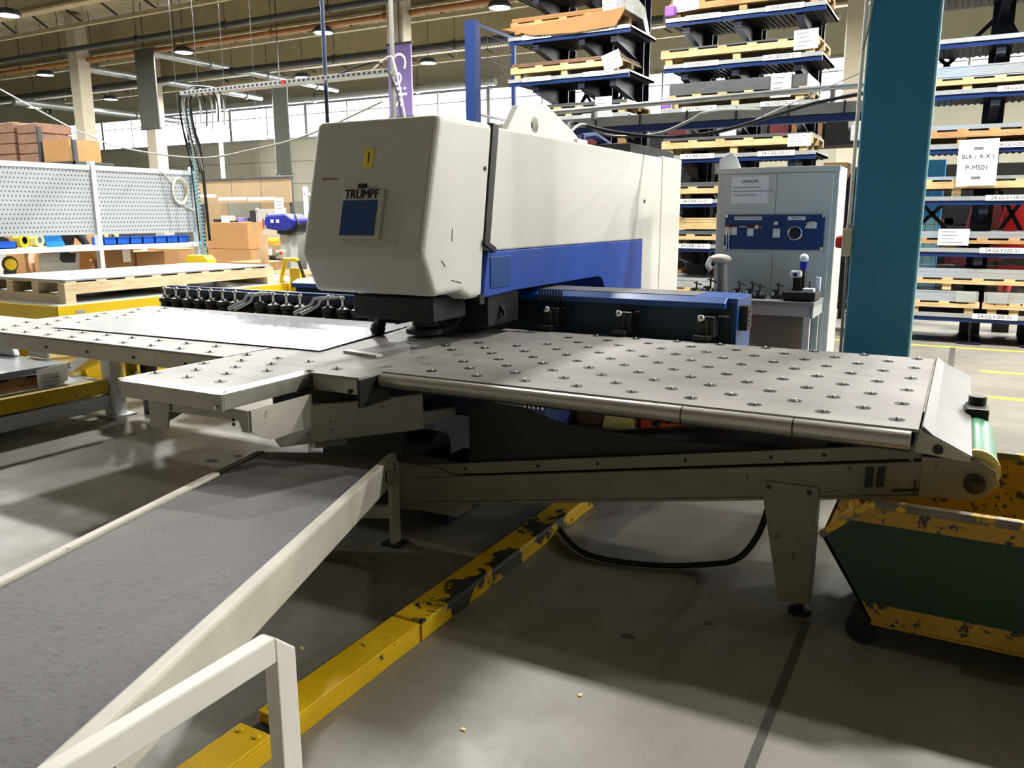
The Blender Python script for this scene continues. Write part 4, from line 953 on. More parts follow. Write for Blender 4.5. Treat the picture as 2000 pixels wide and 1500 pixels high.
for yy in (3.12, 3.8):
    w = MB().cyl((-0.2, yy, 0.062), (-0.2, yy + 0.05, 0.062), 0.062, 20).build('wheel', 'rubber', SK, smooth=True)
    MB().box(-0.24, -0.13, yy - 0.01, yy + 0.06, 0.09, 0.14).build('wheel_fork', 'black', w)
    w2 = MB().cyl((1.4, yy, 0.062), (1.4, yy + 0.05, 0.062), 0.062, 20).build('wheel', 'rubber', SK, smooth=True)
# ================================================================== belt conveyor in the foreground
BC = thing('belt_conveyor', (-1.9, 1.6, 0), 'long cream framed conveyor with dark rubber belt in the foreground', 'conveyor')
D = Vector((-0.43, 0.903, 0)); Rr = Vector((0.903, 0.43, 0)); P0 = Vector((-2.139, 2.563, 0.5))
def cpt(s, r, dz): return P0 + D * s + Rr * r + Vector((0, 0, -0.104 * s + dz))
def cslab(s0, s1, r0, r1, z0, z1):
    return MB().add([cpt(s0, r0, z0), cpt(s0, r1, z0), cpt(s1, r1, z0), cpt(s1, r0, z0), cpt(s0, r0, z1), cpt(s0, r1, z1), cpt(s1, r1, z1), cpt(s1, r0, z1)],
                    [(3, 2, 1, 0), (4, 5, 6, 7), (0, 1, 5, 4), (1, 2, 6, 5), (2, 3, 7, 6), (3, 0, 4, 7)])
S0, S1 = -3.0, 0.56
cslab(S0, S1 + 0.1, -0.645, 0.0, -0.006, 0.0).build('belt', 'belt_rubber', BC)
cslab(S0, S1, 0.004, 0.05, -0.112, 0.024).build('side_frame', 'cream_grime', BC, bevel=0.012, seg=3)
cslab(S0, 0.12, -0.69, -0.649, -0.112, 0.012).build('side_frame', 'cream_grime', BC, bevel=0.01, seg=3)
cslab(0.12, S1 + 0.1, -0.69, -0.652, -0.112, 0.004).build('tail_plate', 'dark_metal', BC)
cslab(S0, S1, -0.006, 0.004, -0.004, 0.01).build('belt_seal', 'black', BC)
cslab(S0, S1, -0.63, -0.02, -0.09, -0.08).build('return_belt', 'rubber', BC)
q = cpt(S1 + 0.1, -0.32, -0.05); MB().cyl(cpt(S1 + 0.1, -0.64, -0.05), cpt(S1 + 0.1, 0.0, -0.05), 0.045, 20).build('tail_roller', 'black', BC, smooth=True)
a = cpt(S1 - 0.02, 0.03, 0)
pp = MB().box(a.x - 0.012, a.x + 0.012, a.y - 0.03, a.y + 0.03, 0, a.z - 0.02).build('leg', 'cream_grime', BC)
MB().box(a.x - 0.05, a.x + 0.05, a.y - 0.05, a.y + 0.05, 0, 0.012).build('foot_plate', 'black', pp)
b_ = cpt(S1 - 0.02, -0.67, 0)
MB().box(b_.x - 0.012, b_.x + 0.012, b_.y - 0.03, b_.y + 0.03, 0, b_.z - 0.02).build('leg', 'cream_grime', BC)
MB().bar((a.x, a.y, 0.17), (b_.x, b_.y, 0.17), 0.04, 0.06).build('cross_tie', 'cream_grime', BC)
g0 = cpt(-2.6, 0.03, 0); g1 = cpt(-2.6, -0.67, 0)
for g in (g0, g1): MB().box(g.x - 0.02, g.x + 0.02, g.y - 0.03, g.y + 0.03, 0, g.z - 0.05).build('leg', 'cream_grime', BC)
for zz, s in ((-0.02, 0.48), (-0.045, 0.48), (-0.03, 0.36)): 
    MB().cyl(cpt(s, 0.049, zz), cpt(s, 0.054, zz), 0.006, 8).build('bolt', 'dark_metal', BC)
cslab(0.28, 0.30, 0.049, 0.052, -0.07, -0.01).build('slot', 'black', BC)
cslab(-2.06, -2.0, 0.049, 0.053, -0.085, -0.045).build('slot', 'black', BC)
MB().cyl(cpt(-1.95, 0.049, -0.06), cpt(-1.95, 0.055, -0.06), 0.008, 10).build('bolt', 'dark_metal', BC)
# ================================================================== guard frame
GF = thing('guard_frame', (-1.0, 0.4, 0), 'white square tube guard frame in the lower left foreground', 'guard rail')
GX0, GX1 = -1.022, -0.99
MB().prism([(-0.6, 0.88), (0.942, 0.88), (0.942, 0.832), (-0.6, 0.832)], 'x', GX0, GX1).build('top_tube', 'frame_paint', GF, bevel=0.003)
MB().prism([(0.943, 0.88), (0.99, 0.838), (0.99, 0.0), (0.943, 0.0)], 'x', GX0, GX1).build('post', 'frame_paint', GF, bevel=0.003)
MB().box(GX0, GX1, -0.6, -0.553, 0.0, 0.831).build('post', 'frame_paint', GF, bevel=0.003)
for yy in (0.966, -0.576): MB().box(GX0 - 0.04, GX1 + 0.04, yy - 0.06, yy + 0.06, 0, 0.008).build('base_plate', 'frame_paint', GF)
# ================================================================== yellow floor duct
def duct(y0, y1, label, caps, mt='yellow_duct'):
    t = thing('cable_duct', (-1.745, (y0 + y1) / 2, 0), label, 'cable duct', 'yellow floor ducts')
    x0, x1, h = -1.81, -1.68, 0.08
    cov = MB().add([(x0, y0, h), (x1, y0, h), (x1, y1, h), (x0, y1, h), (x0, y0, h - 0.012), (x1, y0, h - 0.012), (x1, y1, h - 0.012), (x0, y1, h - 0.012)], [(0, 1, 2, 3), (7, 6, 5, 4), (0, 4, 5, 1), (1, 5, 6, 2), (2, 6, 7, 3), (3, 7, 4, 0)]).build('cover', mt, t, bevel=0.003)
    MB().box(x0 + 0.003, x1 - 0.002, y0, y1, 0.0, h - 0.014).build('body', mt, t, bevel=0.004)
    for yy in caps:
        for xx in (x0 + 0.03, x1 - 0.03):
            MB().lathe((xx, yy, h), [(0.012, 0), (0.012, 0.003), (0.006, 0.006), (0, 0.007)], 12).build('bolt', mt, cov, smooth=True)
duct(0.5, 1.56, 'yellow floor duct section nearest the viewer', (1.53,))
duct(1.63, 2.33, 'bright yellow floor duct section behind the guard frame', (1.66,))
duct(2.345, 4.05, 'worn yellow floor duct section running under the machine', (), 'yellow_worn')
tag(MB().box(-1.8, -1.69, 1.555, 1.635, 0, 0.045).build('duct_joint', 'black'), 'dark gap block joining two yellow duct sections', 'duct joint')
CBL = spline([(-1.78, 3.75, 0.02), (-1.66, 3.55, 0.02), (-1.43, 3.36, 0.016), (-1.13, 3.39, 0.016), (-0.88, 3.50, 0.03), (-0.74, 3.42, 0.12), (-0.66, 3.40, 0.25), (-0.62, 3.40, 0.40), (-0.60, 3.40, 0.52)])
tag(MB().tube(CBL, 0.014, 8).build('power_cable', 'rubber', smooth=True), 'black cable looping over the floor under the ball table', 'cable')
# ================================================================== teal column with switch
TC = thing('steel_column', (-0.42, 5.7, 0), 'teal painted steel column rising right of the grey cabinet', 'column')
MB().box(-0.605, -0.24, 5.5, 5.53, 0, 8.8).build('front_flange', 'teal_column', TC, bevel=0.006, seg=3)
MB().box(-0.605, -0.24, 5.82, 5.85, 0, 8.8).build('rear_flange', 'teal_column', TC, bevel=0.006, seg=3)
MB().box(-0.435, -0.41, 5.53, 5.82, 0, 8.8).build('web', 'teal_column', TC)
MB().cyl((-0.606, 5.515, 0), (-0.606, 5.515, 8.8), 0.009, 10).build('edge_highlight', 'teal_edge', TC, smooth=True)  # added pale strips paint the light caught by the flange edges
MB().cyl((-0.239, 5.515, 0), (-0.239, 5.515, 8.8), 0.012, 10).build('edge_highlight', 'teal_edge', TC, smooth=True)
MB().box(-0.7, -0.15, 5.4, 5.95, 0, 0.02).build('base_plate', 'teal_column', TC)
t = thing('switch_box', (-0.63, 5.55, 1.35), 'cream switch box with red rotary knob on the teal column', 'switch')
MB().box(-0.665, -0.612, 5.47, 5.6, 1.345, 1.515).build('housing', 'switch_box', t, bevel=0.006)
kb = MB().lathe((-0.665, 5.53, 1.43), [(0.04, 0.0), (0.04, 0.012), (0.034, 0.04), (0.0, 0.042)], 8, (-1, 0, 0)).build('rotary_knob', 'red', t)
MB().cyl((-0.635, 5.51, 1.515), (-0.635, 5.51, 1.54), 0.016, 10).build('gland', 'bench_grey', t, smooth=True)
MB().tube([(-0.635, 5.51, 1.345), (-0.632, 5.51, 1.3), (-0.63, 5.52, 1.1), (-0.628, 5.53, 0.6)], 0.009, 8).build('lead', 'cable_grey', t, smooth=True)
tag(MB().tube([(-0.636, 5.51, 1.53), (-0.634, 5.51, 2.5), (-0.632, 5.51, 5.0), (-0.63, 5.51, 8.7)], 0.011, 8).build('conduit', 'white_paint', smooth=True), 'white conduit running up the left edge of the teal column', 'conduit')
tag(MB().tube(spline([(-0.57, 5.485, 3.2), (-0.60, 5.48, 2.75), (-0.63, 5.47, 2.55)]), 0.006, 6).build('thin_cable', 'cable_grey', smooth=True), 'thin grey cable crossing the top of the teal column', 'cable')
# ================================================================== grey cabinet, notice, pegboard, bench
CA = thing('cabinet', (-1.35, 7.1, 0), 'tall light grey steel cabinet beside the teal column', 'cabinet')
MB().box(-1.82, -0.885, 6.86, 7.3, 0, 1.965).build('carcass', 'grey_paint', CA, bevel=0.006)
MB().box(-1.78, -1.35, 6.848, 6.86, 0.04, 1.92).build('back_panel', 'grey_paint', CA, bevel=0.002)
MB().box(-1.347, -0.925, 6.848, 6.86, 0.04, 1.92).build('back_panel', 'grey_paint', CA, bevel=0.002)
MB().box(-1.825, -0.88, 6.845, 6.862, 1.925, 1.97).build('top_rail', 'grey_paint', CA, bevel=0.004)
t = note(-1.557, 6.847, 1.795, 0.297, 0.212, 'white printed warning notice on the grey cabinet', 0.0, 0, 'notice', None)
text('lettering', 'UWAGA!!', 0.03, (-1.557, 6.844, 1.862), (1, 0, 0), (0, 0, 1), 'ink', t, bold=0.0004)
for i, tx in enumerate(('ZABRANIA SIĘ URUCHAMIANIA', 'MASZYNY Z OTWARTYMI OSŁONAMI Z 2 OS.', 'OBSŁUGUJE JEDNA OSOBA')):
    text('lettering', tx, 0.0155, (-1.69, 6.844, 1.815 - i * 0.03), (1, 0, 0), (0, 0, 1), 'grey_ink', t, align='LEFT')
tag(MB().prism([(-1.84, 1.97), (-1.66, 1.97), (-1.70, 2.06), (-1.74, 2.1), (-1.84, 2.05)], 'y', 6.95, 6.96).build('folded_paper', 'paper'), 'crumpled white paper on top of the grey cabinet', 'paper')
PB = thing('pegboard', (-1.35, 6.84, 1.33), 'blue tool pegboard hung on the grey cabinet', 'pegboard')
MB().box(-1.74, -0.965, 6.832, 6.842, 1.325, 1.6).build('board', 'badge_blue', PB, bevel=0.002)
holes = MB()
for i in range(24):
    for j in range(8): holes.box(-1.72 + i * 0.0325, -1.713 + i * 0.0325, 6.8312, 6.8321, 1.34 + j * 0.035, 1.349 + j * 0.035)
holes.build('peg_holes', 'black', PB)['kind'] = 'stuff'
for (xx, zz) in ((-1.73, 1.59), (-0.975, 1.59), (-0.975, 1.337), (-1.73, 1.337)): MB().box(xx - 0.012, xx + 0.012, 6.828, 6.832, zz - 0.012, zz + 0.012).build('corner_clip', 'chrome', PB)
for x0, x1, tx in ((-1.665, -1.445, 'NARZĘDZIA NA STANOWISKU'), (-1.245, -1.11, 'TRUMPF 200')):
    k = MB().box(x0, x1, 6.829, 6.832, 1.557, 1.585).build('board_label', 'paper', PB); text('lettering', tx, 0.0165, ((x0 + x1) / 2, 6.828, 1.571), (1, 0, 0), (0, 0, 1), 'ink', PB, squeeze=0.9)
def tool(name, label, cat='tool'):
    return thing(name, (-1.4, 6.82, 1.4), label, cat, 'tools on the pegboard')
t = tool('hook_wrench', 'pair of long hooked wrenches with red grips at the left of the pegboard')
for xx in (-1.718, -1.70): MB().tube([(xx, 6.822, 1.51), (xx, 6.82, 1.4), (xx + 0.003, 6.82, 1.28)], 0.004, 6).build('rod', 'chrome', t, smooth=True)
MB().cyl((-1.725, 6.815, 1.515), (-1.65, 6.815, 1.512), 0.011, 10).build('grip', 'dark_red', t, smooth=True)
t = tool('torque_wrench', 'horizontal wrench with red grip on the pegboard')
MB().cyl((-1.62, 6.82, 1.507), (-1.44, 6.82, 1.5), 0.006, 8).build('bar', 'chrome', t, smooth=True)
MB().cyl((-1.555, 6.82, 1.505), (-1.5, 6.82, 1.503), 0.01, 10).build('grip', 'dark_red', t, smooth=True)
MB().box(-1.49, -1.465, 6.81, 6.83, 1.485, 1.52).build('ratchet_head', 'chrome', t, bevel=0.003)
t = tool('ring_gauge', 'large steel ring tool on the right of the pegboard', 'ring')
MB().tube([(-1.18 + 0.05 * math.cos(2 * PI * i / 24), 6.82, 1.455 + 0.05 * math.sin(2 * PI * i / 24)) for i in range(24)], 0.007, 8, True).build('outer_ring', 'chrome', t, smooth=True)
MB().lathe((-1.18, 6.83, 1.462), [(0.03, 0), (0.03, 0.01), (0.018, 0.012), (0.016, 0.004), (0, 0.004)], 20, (0, -1, 0)).build('hub', 'dark_metal', t, smooth=True)
for x, z, w, h, lab in ((-1.69, 1.47, 0.1, 0.065, 'grey tool outline card at the left of the pegboard'), (-1.53, 1.465, 0.05, 0.07, 'grey card under the red wrench on the pegboard'), (-1.325, 1.455, 0.055, 0.07, 'grey card in the middle of the pegboard')):
    note(x, 6.83, z, w, h, lab, 0, 2, 'tool_card', 'cards on the pegboard')
for x, z, w, h, mt, lab in ((-1.33, 1.535, 0.04, 0.035, 'chrome', 'small metal bracket on the pegboard middle'), (-1.065, 1.52, 0.085, 0.055, 'rag', 'folded pale glove at the pegboard right end')):
    tag(MB().prism([(x - w / 2, z - h / 2), (x + w / 2, z - h / 2), (x + w / 2, z + h * 0.3), (x + w * 0.2, z + h / 2), (x - w * 0.3, z + h * 0.35)], 'y', 6.805, 6.83).build('pegboard_item', mt, bevel=0.006), lab, 'tool')
BN = thing('workbench', (-1.45, 6.6, 0), 'narrow grey workbench standing before the grey cabinet', 'bench')
MB().box(-2.0, -0.93, 6.35, 6.84, 0.925, 0.96).build('worktop', 'galv', BN, bevel=0.003)
MB().box(-2.0, -0.95, 6.36, 6.38, 0.85, 0.925).build('apron', 'bench_grey', BN)
MB().box(-0.955, -0.935, 6.36, 6.83, 0.84, 0.93).build('side_apron', 'bench_grey', BN)
for xx in (-1.98, -1.0):
    for yy in (6.37, 6.78): MB().box(xx, xx + 0.045, yy, yy + 0.045, 0, 0.925).build('leg', 'grey_paint', BN)
MB().box(-1.95, -1.0, 6.5, 6.52, 0.05, 0.86).build('back_sheet', 'bench_cover', BN)
def vise(x, y, s, label):
    t = thing('machine_clamp', (x, y, 0.96), label, 'clamp', 'clamping tools on the bench')
    z = 0.96
    MB().box(x - 0.05 * s, x + 0.05 * s, y - 0.04 * s, y + 0.04 * s, z, z + 0.03 * s).build('base', 'black', t, bevel=0.004)
    MB().box(x - 0.045 * s, x - 0.01 * s, y - 0.035 * s, y + 0.035 * s, z + 0.03 * s, z + 0.07 * s).build('fixed_jaw', 'clamp_metal', t, bevel=0.004)
    MB().box(x + 0.012 * s, x + 0.045 * s, y - 0.035 * s, y + 0.035 * s, z + 0.03 * s, z + 0.06 * s).build('moving_jaw', 'chrome', t, bevel=0.006)
    MB().cyl((x + 0.0, y, z + 0.05 * s), (x + 0.0, y, z + 0.13 * s), 0.007 * s, 8).build('stud', 'black', t, smooth=True)
    MB().cyl((x - 0.02 * s, y - 0.01, z + 0.12 * s), (x + 0.05 * s, y - 0.01, z + 0.10 * s), 0.006 * s, 8).build('handle', 'black', t, smooth=True)
    MB().lathe((x - 0.03 * s, y - 0.04 * s, z + 0.045 * s), [(0.016 * s, 0), (0.016 * s, 0.02 * s), (0, 0.022 * s)], 12, (0, -1, 0)).build('knob', 'chrome', t, smooth=True)
for i, (x, y, s, lab) in enumerate(((-1.86, 6.5, 0.9, 'dark clamp at the left end of the bench'), (-1.76, 6.55, 1.1, 'dark clamp beside the rag covered stand'), (-1.52, 6.52, 1.0, 'left of three clamps in the bench middle'), (-1.43, 6.56, 1.0, 'centre one of three clamps on the bench middle'), (-1.36, 6.5, 0.9, 'right of three clamps in the bench middle'), (-1.23, 6.55, 0.95, 'clamp just left of the black press base'))):
    vise(x, y, s, lab)
t = thing('draped_stand', (-1.72, 6.7, 0.96), 'grey stand draped with a pale rag on the bench', 'stand')
MB().cyl((-1.7, 6.68, 0.96), (-1.71, 6.68, 1.22), 0.05, 16, 0.04).build('stand_column', 'cable_grey', t, smooth=True)
MB().ball((-1.72, 6.66, 1.25), 0.08, 14, 8, (1.15, 0.8, 0.5)).build('rag', 'rag', t, smooth=True)
MB().tube(spline([(-1.78, 6.62, 1.26), (-1.8, 6.6, 1.2), (-1.77, 6.6, 1.17)]), 0.025, 8).build('rag_tail', 'rag', t, smooth=True)
t = thing('setting_device', (-1.1, 6.6, 0.96), 'black and white tool setting device on the bench', 'device')
MB().box(-1.17, -0.93, 6.38, 6.68, 0.975, 1.03).build('base_plate', 'black', t, bevel=0.005)
for xx in (-1.15, -0.97): MB().cyl((xx, 6.42, 0.96), (xx, 6.42, 0.98), 0.015, 10).build('rubber_foot', 'rubber', t)
MB().box(-1.12, -1.06, 6.52, 6.62, 1.03, 1.14).build('column', 'black', t, bevel=0.004)
MB().box(-1.07, -1.04, 6.55, 6.62, 1.03, 1.2).build('pillar', 'dark_metal', t)
MB().box(-1.14, -1.06, 6.5, 6.58, 1.13, 1.18).build('camera_head', 'white_paint', t, bevel=0.012)
MB().box(-1.115, -1.09, 6.495, 6.5, 1.14, 1.165).build('screen', 'navy', t)
MB().cyl((-1.055, 6.57, 1.19), (-1.055, 6.57, 1.25), 0.03, 14).build('neck', 'drill_blue', t, smooth=True)
MB().ball((-1.055, 6.56, 1.275), 0.033, 14, 8).build('cap_bottle', 'light_grey', t, smooth=True)
MB().box(-1.03, -0.95, 6.42, 6.5, 1.03, 1.055).build('white_block', 'paper', t, bevel=0.003)
MB().box(-0.965, -0.935, 6.6, 6.64, 1.03, 1.13).build('white_card', 'paper', t)
MB().cyl((-1.0, 6.55, 1.03), (-1.0, 6.55, 1.1), 0.006, 8).build('pin', 'black', t)
# ================================================================== trunking and cables behind the machine
t = thing('cable_trunking', (-2.4, 8.5, 2.5), 'grey cable trunking on a blue beam above the machine rear', 'trunking')
MB().box(-4.1, -0.72, 8.45, 8.6, 2.53, 2.63).build('trunk', 'cable_grey', t, bevel=0.004)
MB().box(-3.9, -0.72, 8.46, 8.58, 2.46, 2.52).build('blue_beam', 'rack_blue', t)
for i in range(6): MB().box(-3.6 + i * 0.5, -3.585 + i * 0.5, 8.44, 8.45, 2.52, 2.64).build('strap', 'black', t)
for xx in (-0.75,): MB().cyl((xx, 8.52, 2.6), (xx, 8.52, 8.6), 0.015, 8).build('hanger', 'galv', t)
for xx in (-3.6, -1.2): MB().box(xx - 0.02, xx + 0.02, 8.38, 8.47, 2.6, 2.76).build('bracket', 'galv', t)
pipe('handrail_tube', (-4.2, 8.4, 2.70), (-0.7, 8.4, 2.76), 0.028, 'galv', 'galvanised tube running above the grey trunking')
pipe('thin_rod', (-1.98, 8.3, 2.45), (-0.7, 8.3, 2.95), 0.006, 'galv', 'thin rod slanting up to the teal column')
tag(MB().tube(spline([(-3.0, 6.5, 2.3), (-3.2, 7.0, 2.42), (-2.8, 7.0, 2.32), (-2.33, 7.0, 2.255), (-1.89, 7.0, 2.275), (-1.48, 7.0, 2.365), (-1.1, 7.0, 2.457), (-0.7, 7.0, 2.51)]), 0.016, 8).build('supply_cable', 'rubber', smooth=True), 'thick black cable sagging from the machine top to the column', 'cable')
tag(MB().tube(spline([(-3.0, 6.5, 2.28), (-3.1, 7.0, 2.4), (-2.85, 7.02, 2.29), (-2.42, 7.02, 2.285), (-2.15, 7.02, 2.37), (-1.94, 7.05, 2.455), (-1.85, 8.4, 2.6)]), 0.012, 8).build('supply_cable', 'cable_grey', smooth=True), 'grey cable rising from the machine top to the trunking', 'cable')
# ================================================================== lift table with pallet, and pallet stand at left
t = thing('lift_table', (-7.8, 5.6, 0), 'lift table with bright yellow edges behind the left ball table', 'lift table')
MB().box(-9.0, -6.8, 4.27, 7.25, 0.80, 0.85).build('platform', 'light_grey', t)
MB().box(-9.0, -6.79, 4.255, 4.27, 0.72, 0.842).build('edge_skirt', 'yellow', t)
MB().box(-6.8, -6.785, 4.255, 7.25, 0.72, 0.842).build('edge_skirt', 'yellow', t)
MB().box(-6.79, -6.78, 4.42, 4.5, 0.77, 0.8).build('type_plate', 'bench_grey', t)
MB().box(-8.8, -7.0, 4.5, 7.0, 0.0, 0.12).build('base_frame', 'yellow', t)
for xx in (-8.6, -7.2):
    MB().bar((xx, 4.7, 0.14), (xx, 6.9, 0.74), 0.08, 0.1).build('scissor_arm', 'yellow', t)
    MB().bar((xx + 0.09, 6.9, 0.14), (xx + 0.09, 4.7, 0.74), 0.08, 0.1).build('scissor_arm', 'yellow', t)
MB().prism([(-7.35, 0.85), (-6.8, 0.85), (-6.8, 0.88), (-7.35, 0.93)], 'y', 7.0, 7.25).build('end_stop', 'white_paint', t)
t = thing('yellow_stop_frame', (-6.75, 7.0, 0), 'yellow bent tube stop frame left of the machine head', 'frame')
MB().tube([(-6.86, 7.0, 0.0), (-6.86, 7.0, 0.9), (-6.78, 7.0, 1.12), (-6.62, 7.0, 1.12), (-6.6, 7.0, 1.1)], 0.028, 10).build('bent_tube', 'yellow', t, smooth=True)
MB().box(-6.75, -6.6, 7.02, 7.06, 0.0, 1.02).build('plate', 'yellow', t)
MB().bar((-6.58, 7.0, 1.1), (-6.5, 7.0, 0.88), 0.03, 0.02).build('hook', 'black', t)
t = thing('yellow_hood', (-8.7, 7.5, 0), 'yellow angular hood beyond the pallet of sheets', 'hood')
MB().prism([(-8.93, 0.95), (-8.93, 1.06), (-8.88, 1.11), (-8.6, 1.11), (-8.52, 1.05), (-8.52, 0.95)], 'y', 7.4, 7.55).build('cover', 'yellow', t, bevel=0.008)
MB().box(-8.8, -8.65, 7.45, 7.5, 0, 0.96).build('post', 'yellow', t)
# big pallet (long side along Y)
t = thing('pallet', (-7.5, 5.6, 0.85), 'long pale wooden pallet on the yellow lift table', 'pallet')
x0, x1, y0, y1 = -8.12, -6.87, 4.39, 6.89
for yy in (y0, (y0 + y1) / 2 - 0.05, y1 - 0.1):
    MB().box(x0, x1, yy, yy + 0.1, 0.85, 0.93).build('skid', 'pallet_pale', t, bevel=0.003)
for xx in (x0, x0 + 0.38, x0 + 0.77, x1 - 0.1):
    MB().box(xx, xx + 0.1, y0, y1, 0.93, 1.03).build('stringer', 'pallet_pale', t, bevel=0.003)
for i in range(9):
    yy = y0 + 0.02 + i * (y1 - y0 - 0.14) / 8
    MB().box(x0 + 0.005, x1 - 0.005, yy, yy + 0.1, 1.03, 1.045).build('deck_board', 'pallet_pale', t)
sheet_pack(x0 + 0.01, x1 - 0.01, y0 + 0.02, y1 - 0.02, 1.046, 0.014, 'thin stack of shiny sheets on the long pallet', 'sheet_steel', None, 'sheet_stack')
for (yy, w, l) in ((5.2, 0.5, 0.25), (5.75, 0.6, 0.3)): pass
t = thing('pallet', (-8.2, 8.6, 0), 'second pale pallet lying beyond the yellow stop frame', 'pallet')
for xx in (-8.6, -8.15, -7.7): MB().box(xx, xx + 0.1, 7.7, 9.0, 0.72, 0.82).build('stringer', 'pallet_wood', t)
for i in range(7): MB().box(-8.62, -7.58, 7.7 + i * 0.2, 7.8 + i * 0.2, 0.82, 0.845).build('deck_board', 'pallet_wood', t)
for yy in (7.72, 8.85):
    for xx in (-8.6, -7.7): MB().box(xx, xx + 0.1, yy, yy + 0.1, 0, 0.72).build('leg', 'pallet_wood', t)
ST = thing('pallet_stand', (-6.6, 3.2, 0), 'white steel stand with yellow platform at the left edge', 'stand')
MB().box(-6.07, -5.98, 1.6, 4.1, 0.07, 0.185).build('side_beam', 'white_paint', ST, bevel=0.005)
MB().box(-7.6, -7.5, 1.6, 4.1, 0.07, 0.185).build('side_beam', 'white_paint', ST)
MB().box(-7.6, -5.98, 4.14, 4.22, 0.12, 0.2).build('end_beam', 'white_paint', ST)
MB().box(-6.04, -5.97, 1.6, 4.09, 0.20, 0.315).build('platform_skirt', 'yellow', ST, bevel=0.004)
MB().box(-7.55, -6.04, 1.6, 4.09, 0.28, 0.31).build('platform', 'bench_grey', ST)
for yy in (4.16, 1.65):
    for xx in (-6.0, -7.55):
        lgx = MB().box(xx - 0.06, xx + 0.06, yy - 0.06, yy + 0.06, 0.0, 0.62).build('leg', 'white_paint', ST, bevel=0.005)
        MB().box(xx - 0.12, xx + 0.12, yy - 0.1, yy + 0.1, 0.0, 0.014).build('foot_plate', 'white_paint', lgx)
MB().bar((-6.1, 4.18, 0.6), (-6.6, 4.18, 0.33), 0.05, 0.05).build('gusset', 'white_paint', ST)
MB().box(-6.32, -6.24, 4.3, 4.38, 0.0, 0.6).build('yellow_post', 'yellow', ST)
MB().prism([(-5.9, 0.62), (-5.86, 0.62), (-5.88, 0.36), (-5.82, 0.33), (-5.84, 0.27), (-5.92, 0.27)], 'y', 4.22, 4.3).build('yellow_hook', 'yellow', ST)
flat_p = thing('pallet', (-6.7, 3.0, 0.31), 'low pallet of scrap sheets on the white stand', 'pallet', None)
for xx in (-7.4, -6.9, -6.25): MB().box(xx, xx + 0.09, 1.8, 3.85, 0.31, 0.4).build('stringer', 'pallet_old', flat_p)
for i in range(8): MB().box(-7.42, -6.15, 1.8 + i * 0.27, 1.92 + i * 0.27, 0.4, 0.42).build('deck_board', 'pallet_old', flat_p)
sheet_pack(-7.4, -6.15, 1.8, 3.9, 0.421, 0.05, 'pile of grey sheets on the low pallet of the white stand', 'pack_steel', None, 'sheet_stack')
note2 = thing('paper_note', (-6.1, 3.75, 0.4), 'white paper note hanging from the low pallet', 'paper')
MB().prism([(3.62, 0.31), (3.62, 0.45), (3.88, 0.47), (3.86, 0.33)], 'x', -6.138, -6.134).build('sheet_of_paper', 'paper', note2)
for i in range(3): MB().box(-6.133, -6.131, 3.66, 3.8, 0.345 + i * 0.03, 0.35 + i * 0.03).build('print_line', 'grey_ink', note2)
tag(MB().prism([(-6.7, 0.473), (-6.45, 0.473), (-6.42, 0.56), (-6.66, 0.6)], 'y', 3.9, 3.93).build('glove', 'paper', bevel=0.01), 'white paper standing at the back of the low sheet pile', 'paper')
tag(MB().prism([(-7.1, 0.473), (-6.8, 0.473), (-6.85, 0.6), (-7.12, 0.62)], 'y', 3.85, 3.9).build('printed_bag', 'light_grey', bevel=0.01), 'black and white printed bag on the low sheet pile', 'bag')
# ================================================================== perforated workstation
def perf_mat():
    m, nt, b = nodes_of('perforated')
    tc = nt.nodes.new('ShaderNodeTexCoord'); sp = nt.nodes.new('ShaderNodeSeparateXYZ'); nt.links.new(tc.outputs['Object'], sp.inputs[0])
    def M(op, a, bb=None):
        n = nt.nodes.new('ShaderNodeMath'); n.operation = op
        for i, v in enumerate((a, bb)):
            if v is None: continue
            if isinstance(v, (int, float)): n.inputs[i].default_value = v
            else: nt.links.new(v, n.inputs[i])
        return n.outputs[0]
    u = M('MULTIPLY', sp.outputs[1], 1 / 0.055); v = M('MULTIPLY', sp.outputs[2], 1 / 0.062)
    fu = M('SUBTRACT', M('FRACT', M('ADD', u, M('MULTIPLY', M('FLOOR', v), 0.5))), 0.5); fv = M('SUBTRACT', M('FRACT', v), 0.5)
    d = M('ADD', M('MULTIPLY', fu, fu), M('MULTIPLY', M('MULTIPLY', fv, fv), 1.6))
    k = M('LESS_THAN', d, 0.055)
    nt.links.new(mixc(nt, k, lin((192, 200, 206)), lin((96, 100, 104))), b.inputs['Base Color'])
    b.inputs['Roughness'].default_value = 0.45
    MATS['perforated'] = m
perf_mat()
PX = -11.6
WS = thing('perforated_workstation', (PX, 7.5, 0), 'light grey workstation with perforated back panels at left', 'workstation')
for y0, y1 in ((4.2, 6.1), (6.2, 8.0), (8.1, 9.86)):
    MB().box(PX - 0.03, PX, y0, y1, 1.34, 2.29).build('perforated_panel', 'perforated', WS)
    MB().box(PX - 0.05, PX + 0.03, y0, y1, 2.29, 2.36).build('top_beam', 'white_paint', WS)
for yy in (4.15, 6.15, 8.05, 9.9): MB().box(PX - 0.05, PX + 0.04, yy - 0.035, yy + 0.035, 0, 2.42).build('upright', 'light_grey', WS)
MB().box(PX - 0.62, PX + 0.05, 4.1, 9.95, 1.10, 1.17).build('shelf_beam', 'light_grey', WS)
MB().box(PX - 1.2, PX - 0.05, 4.1, 9.95, 0.68, 0.72).build('table_top', 'pallet_wood', WS)
for yy in (4.3, 9.3, 9.6): MB().box(PX - 1.1, PX - 1.03, yy, yy + 0.07, 0, 1.1).build('rear_post', 'light_grey', WS)
t = thing('cable_bundle', (PX + 0.02, 9.5, 2.0), 'coil of pale cable hanging on the perforated panel', 'cable')
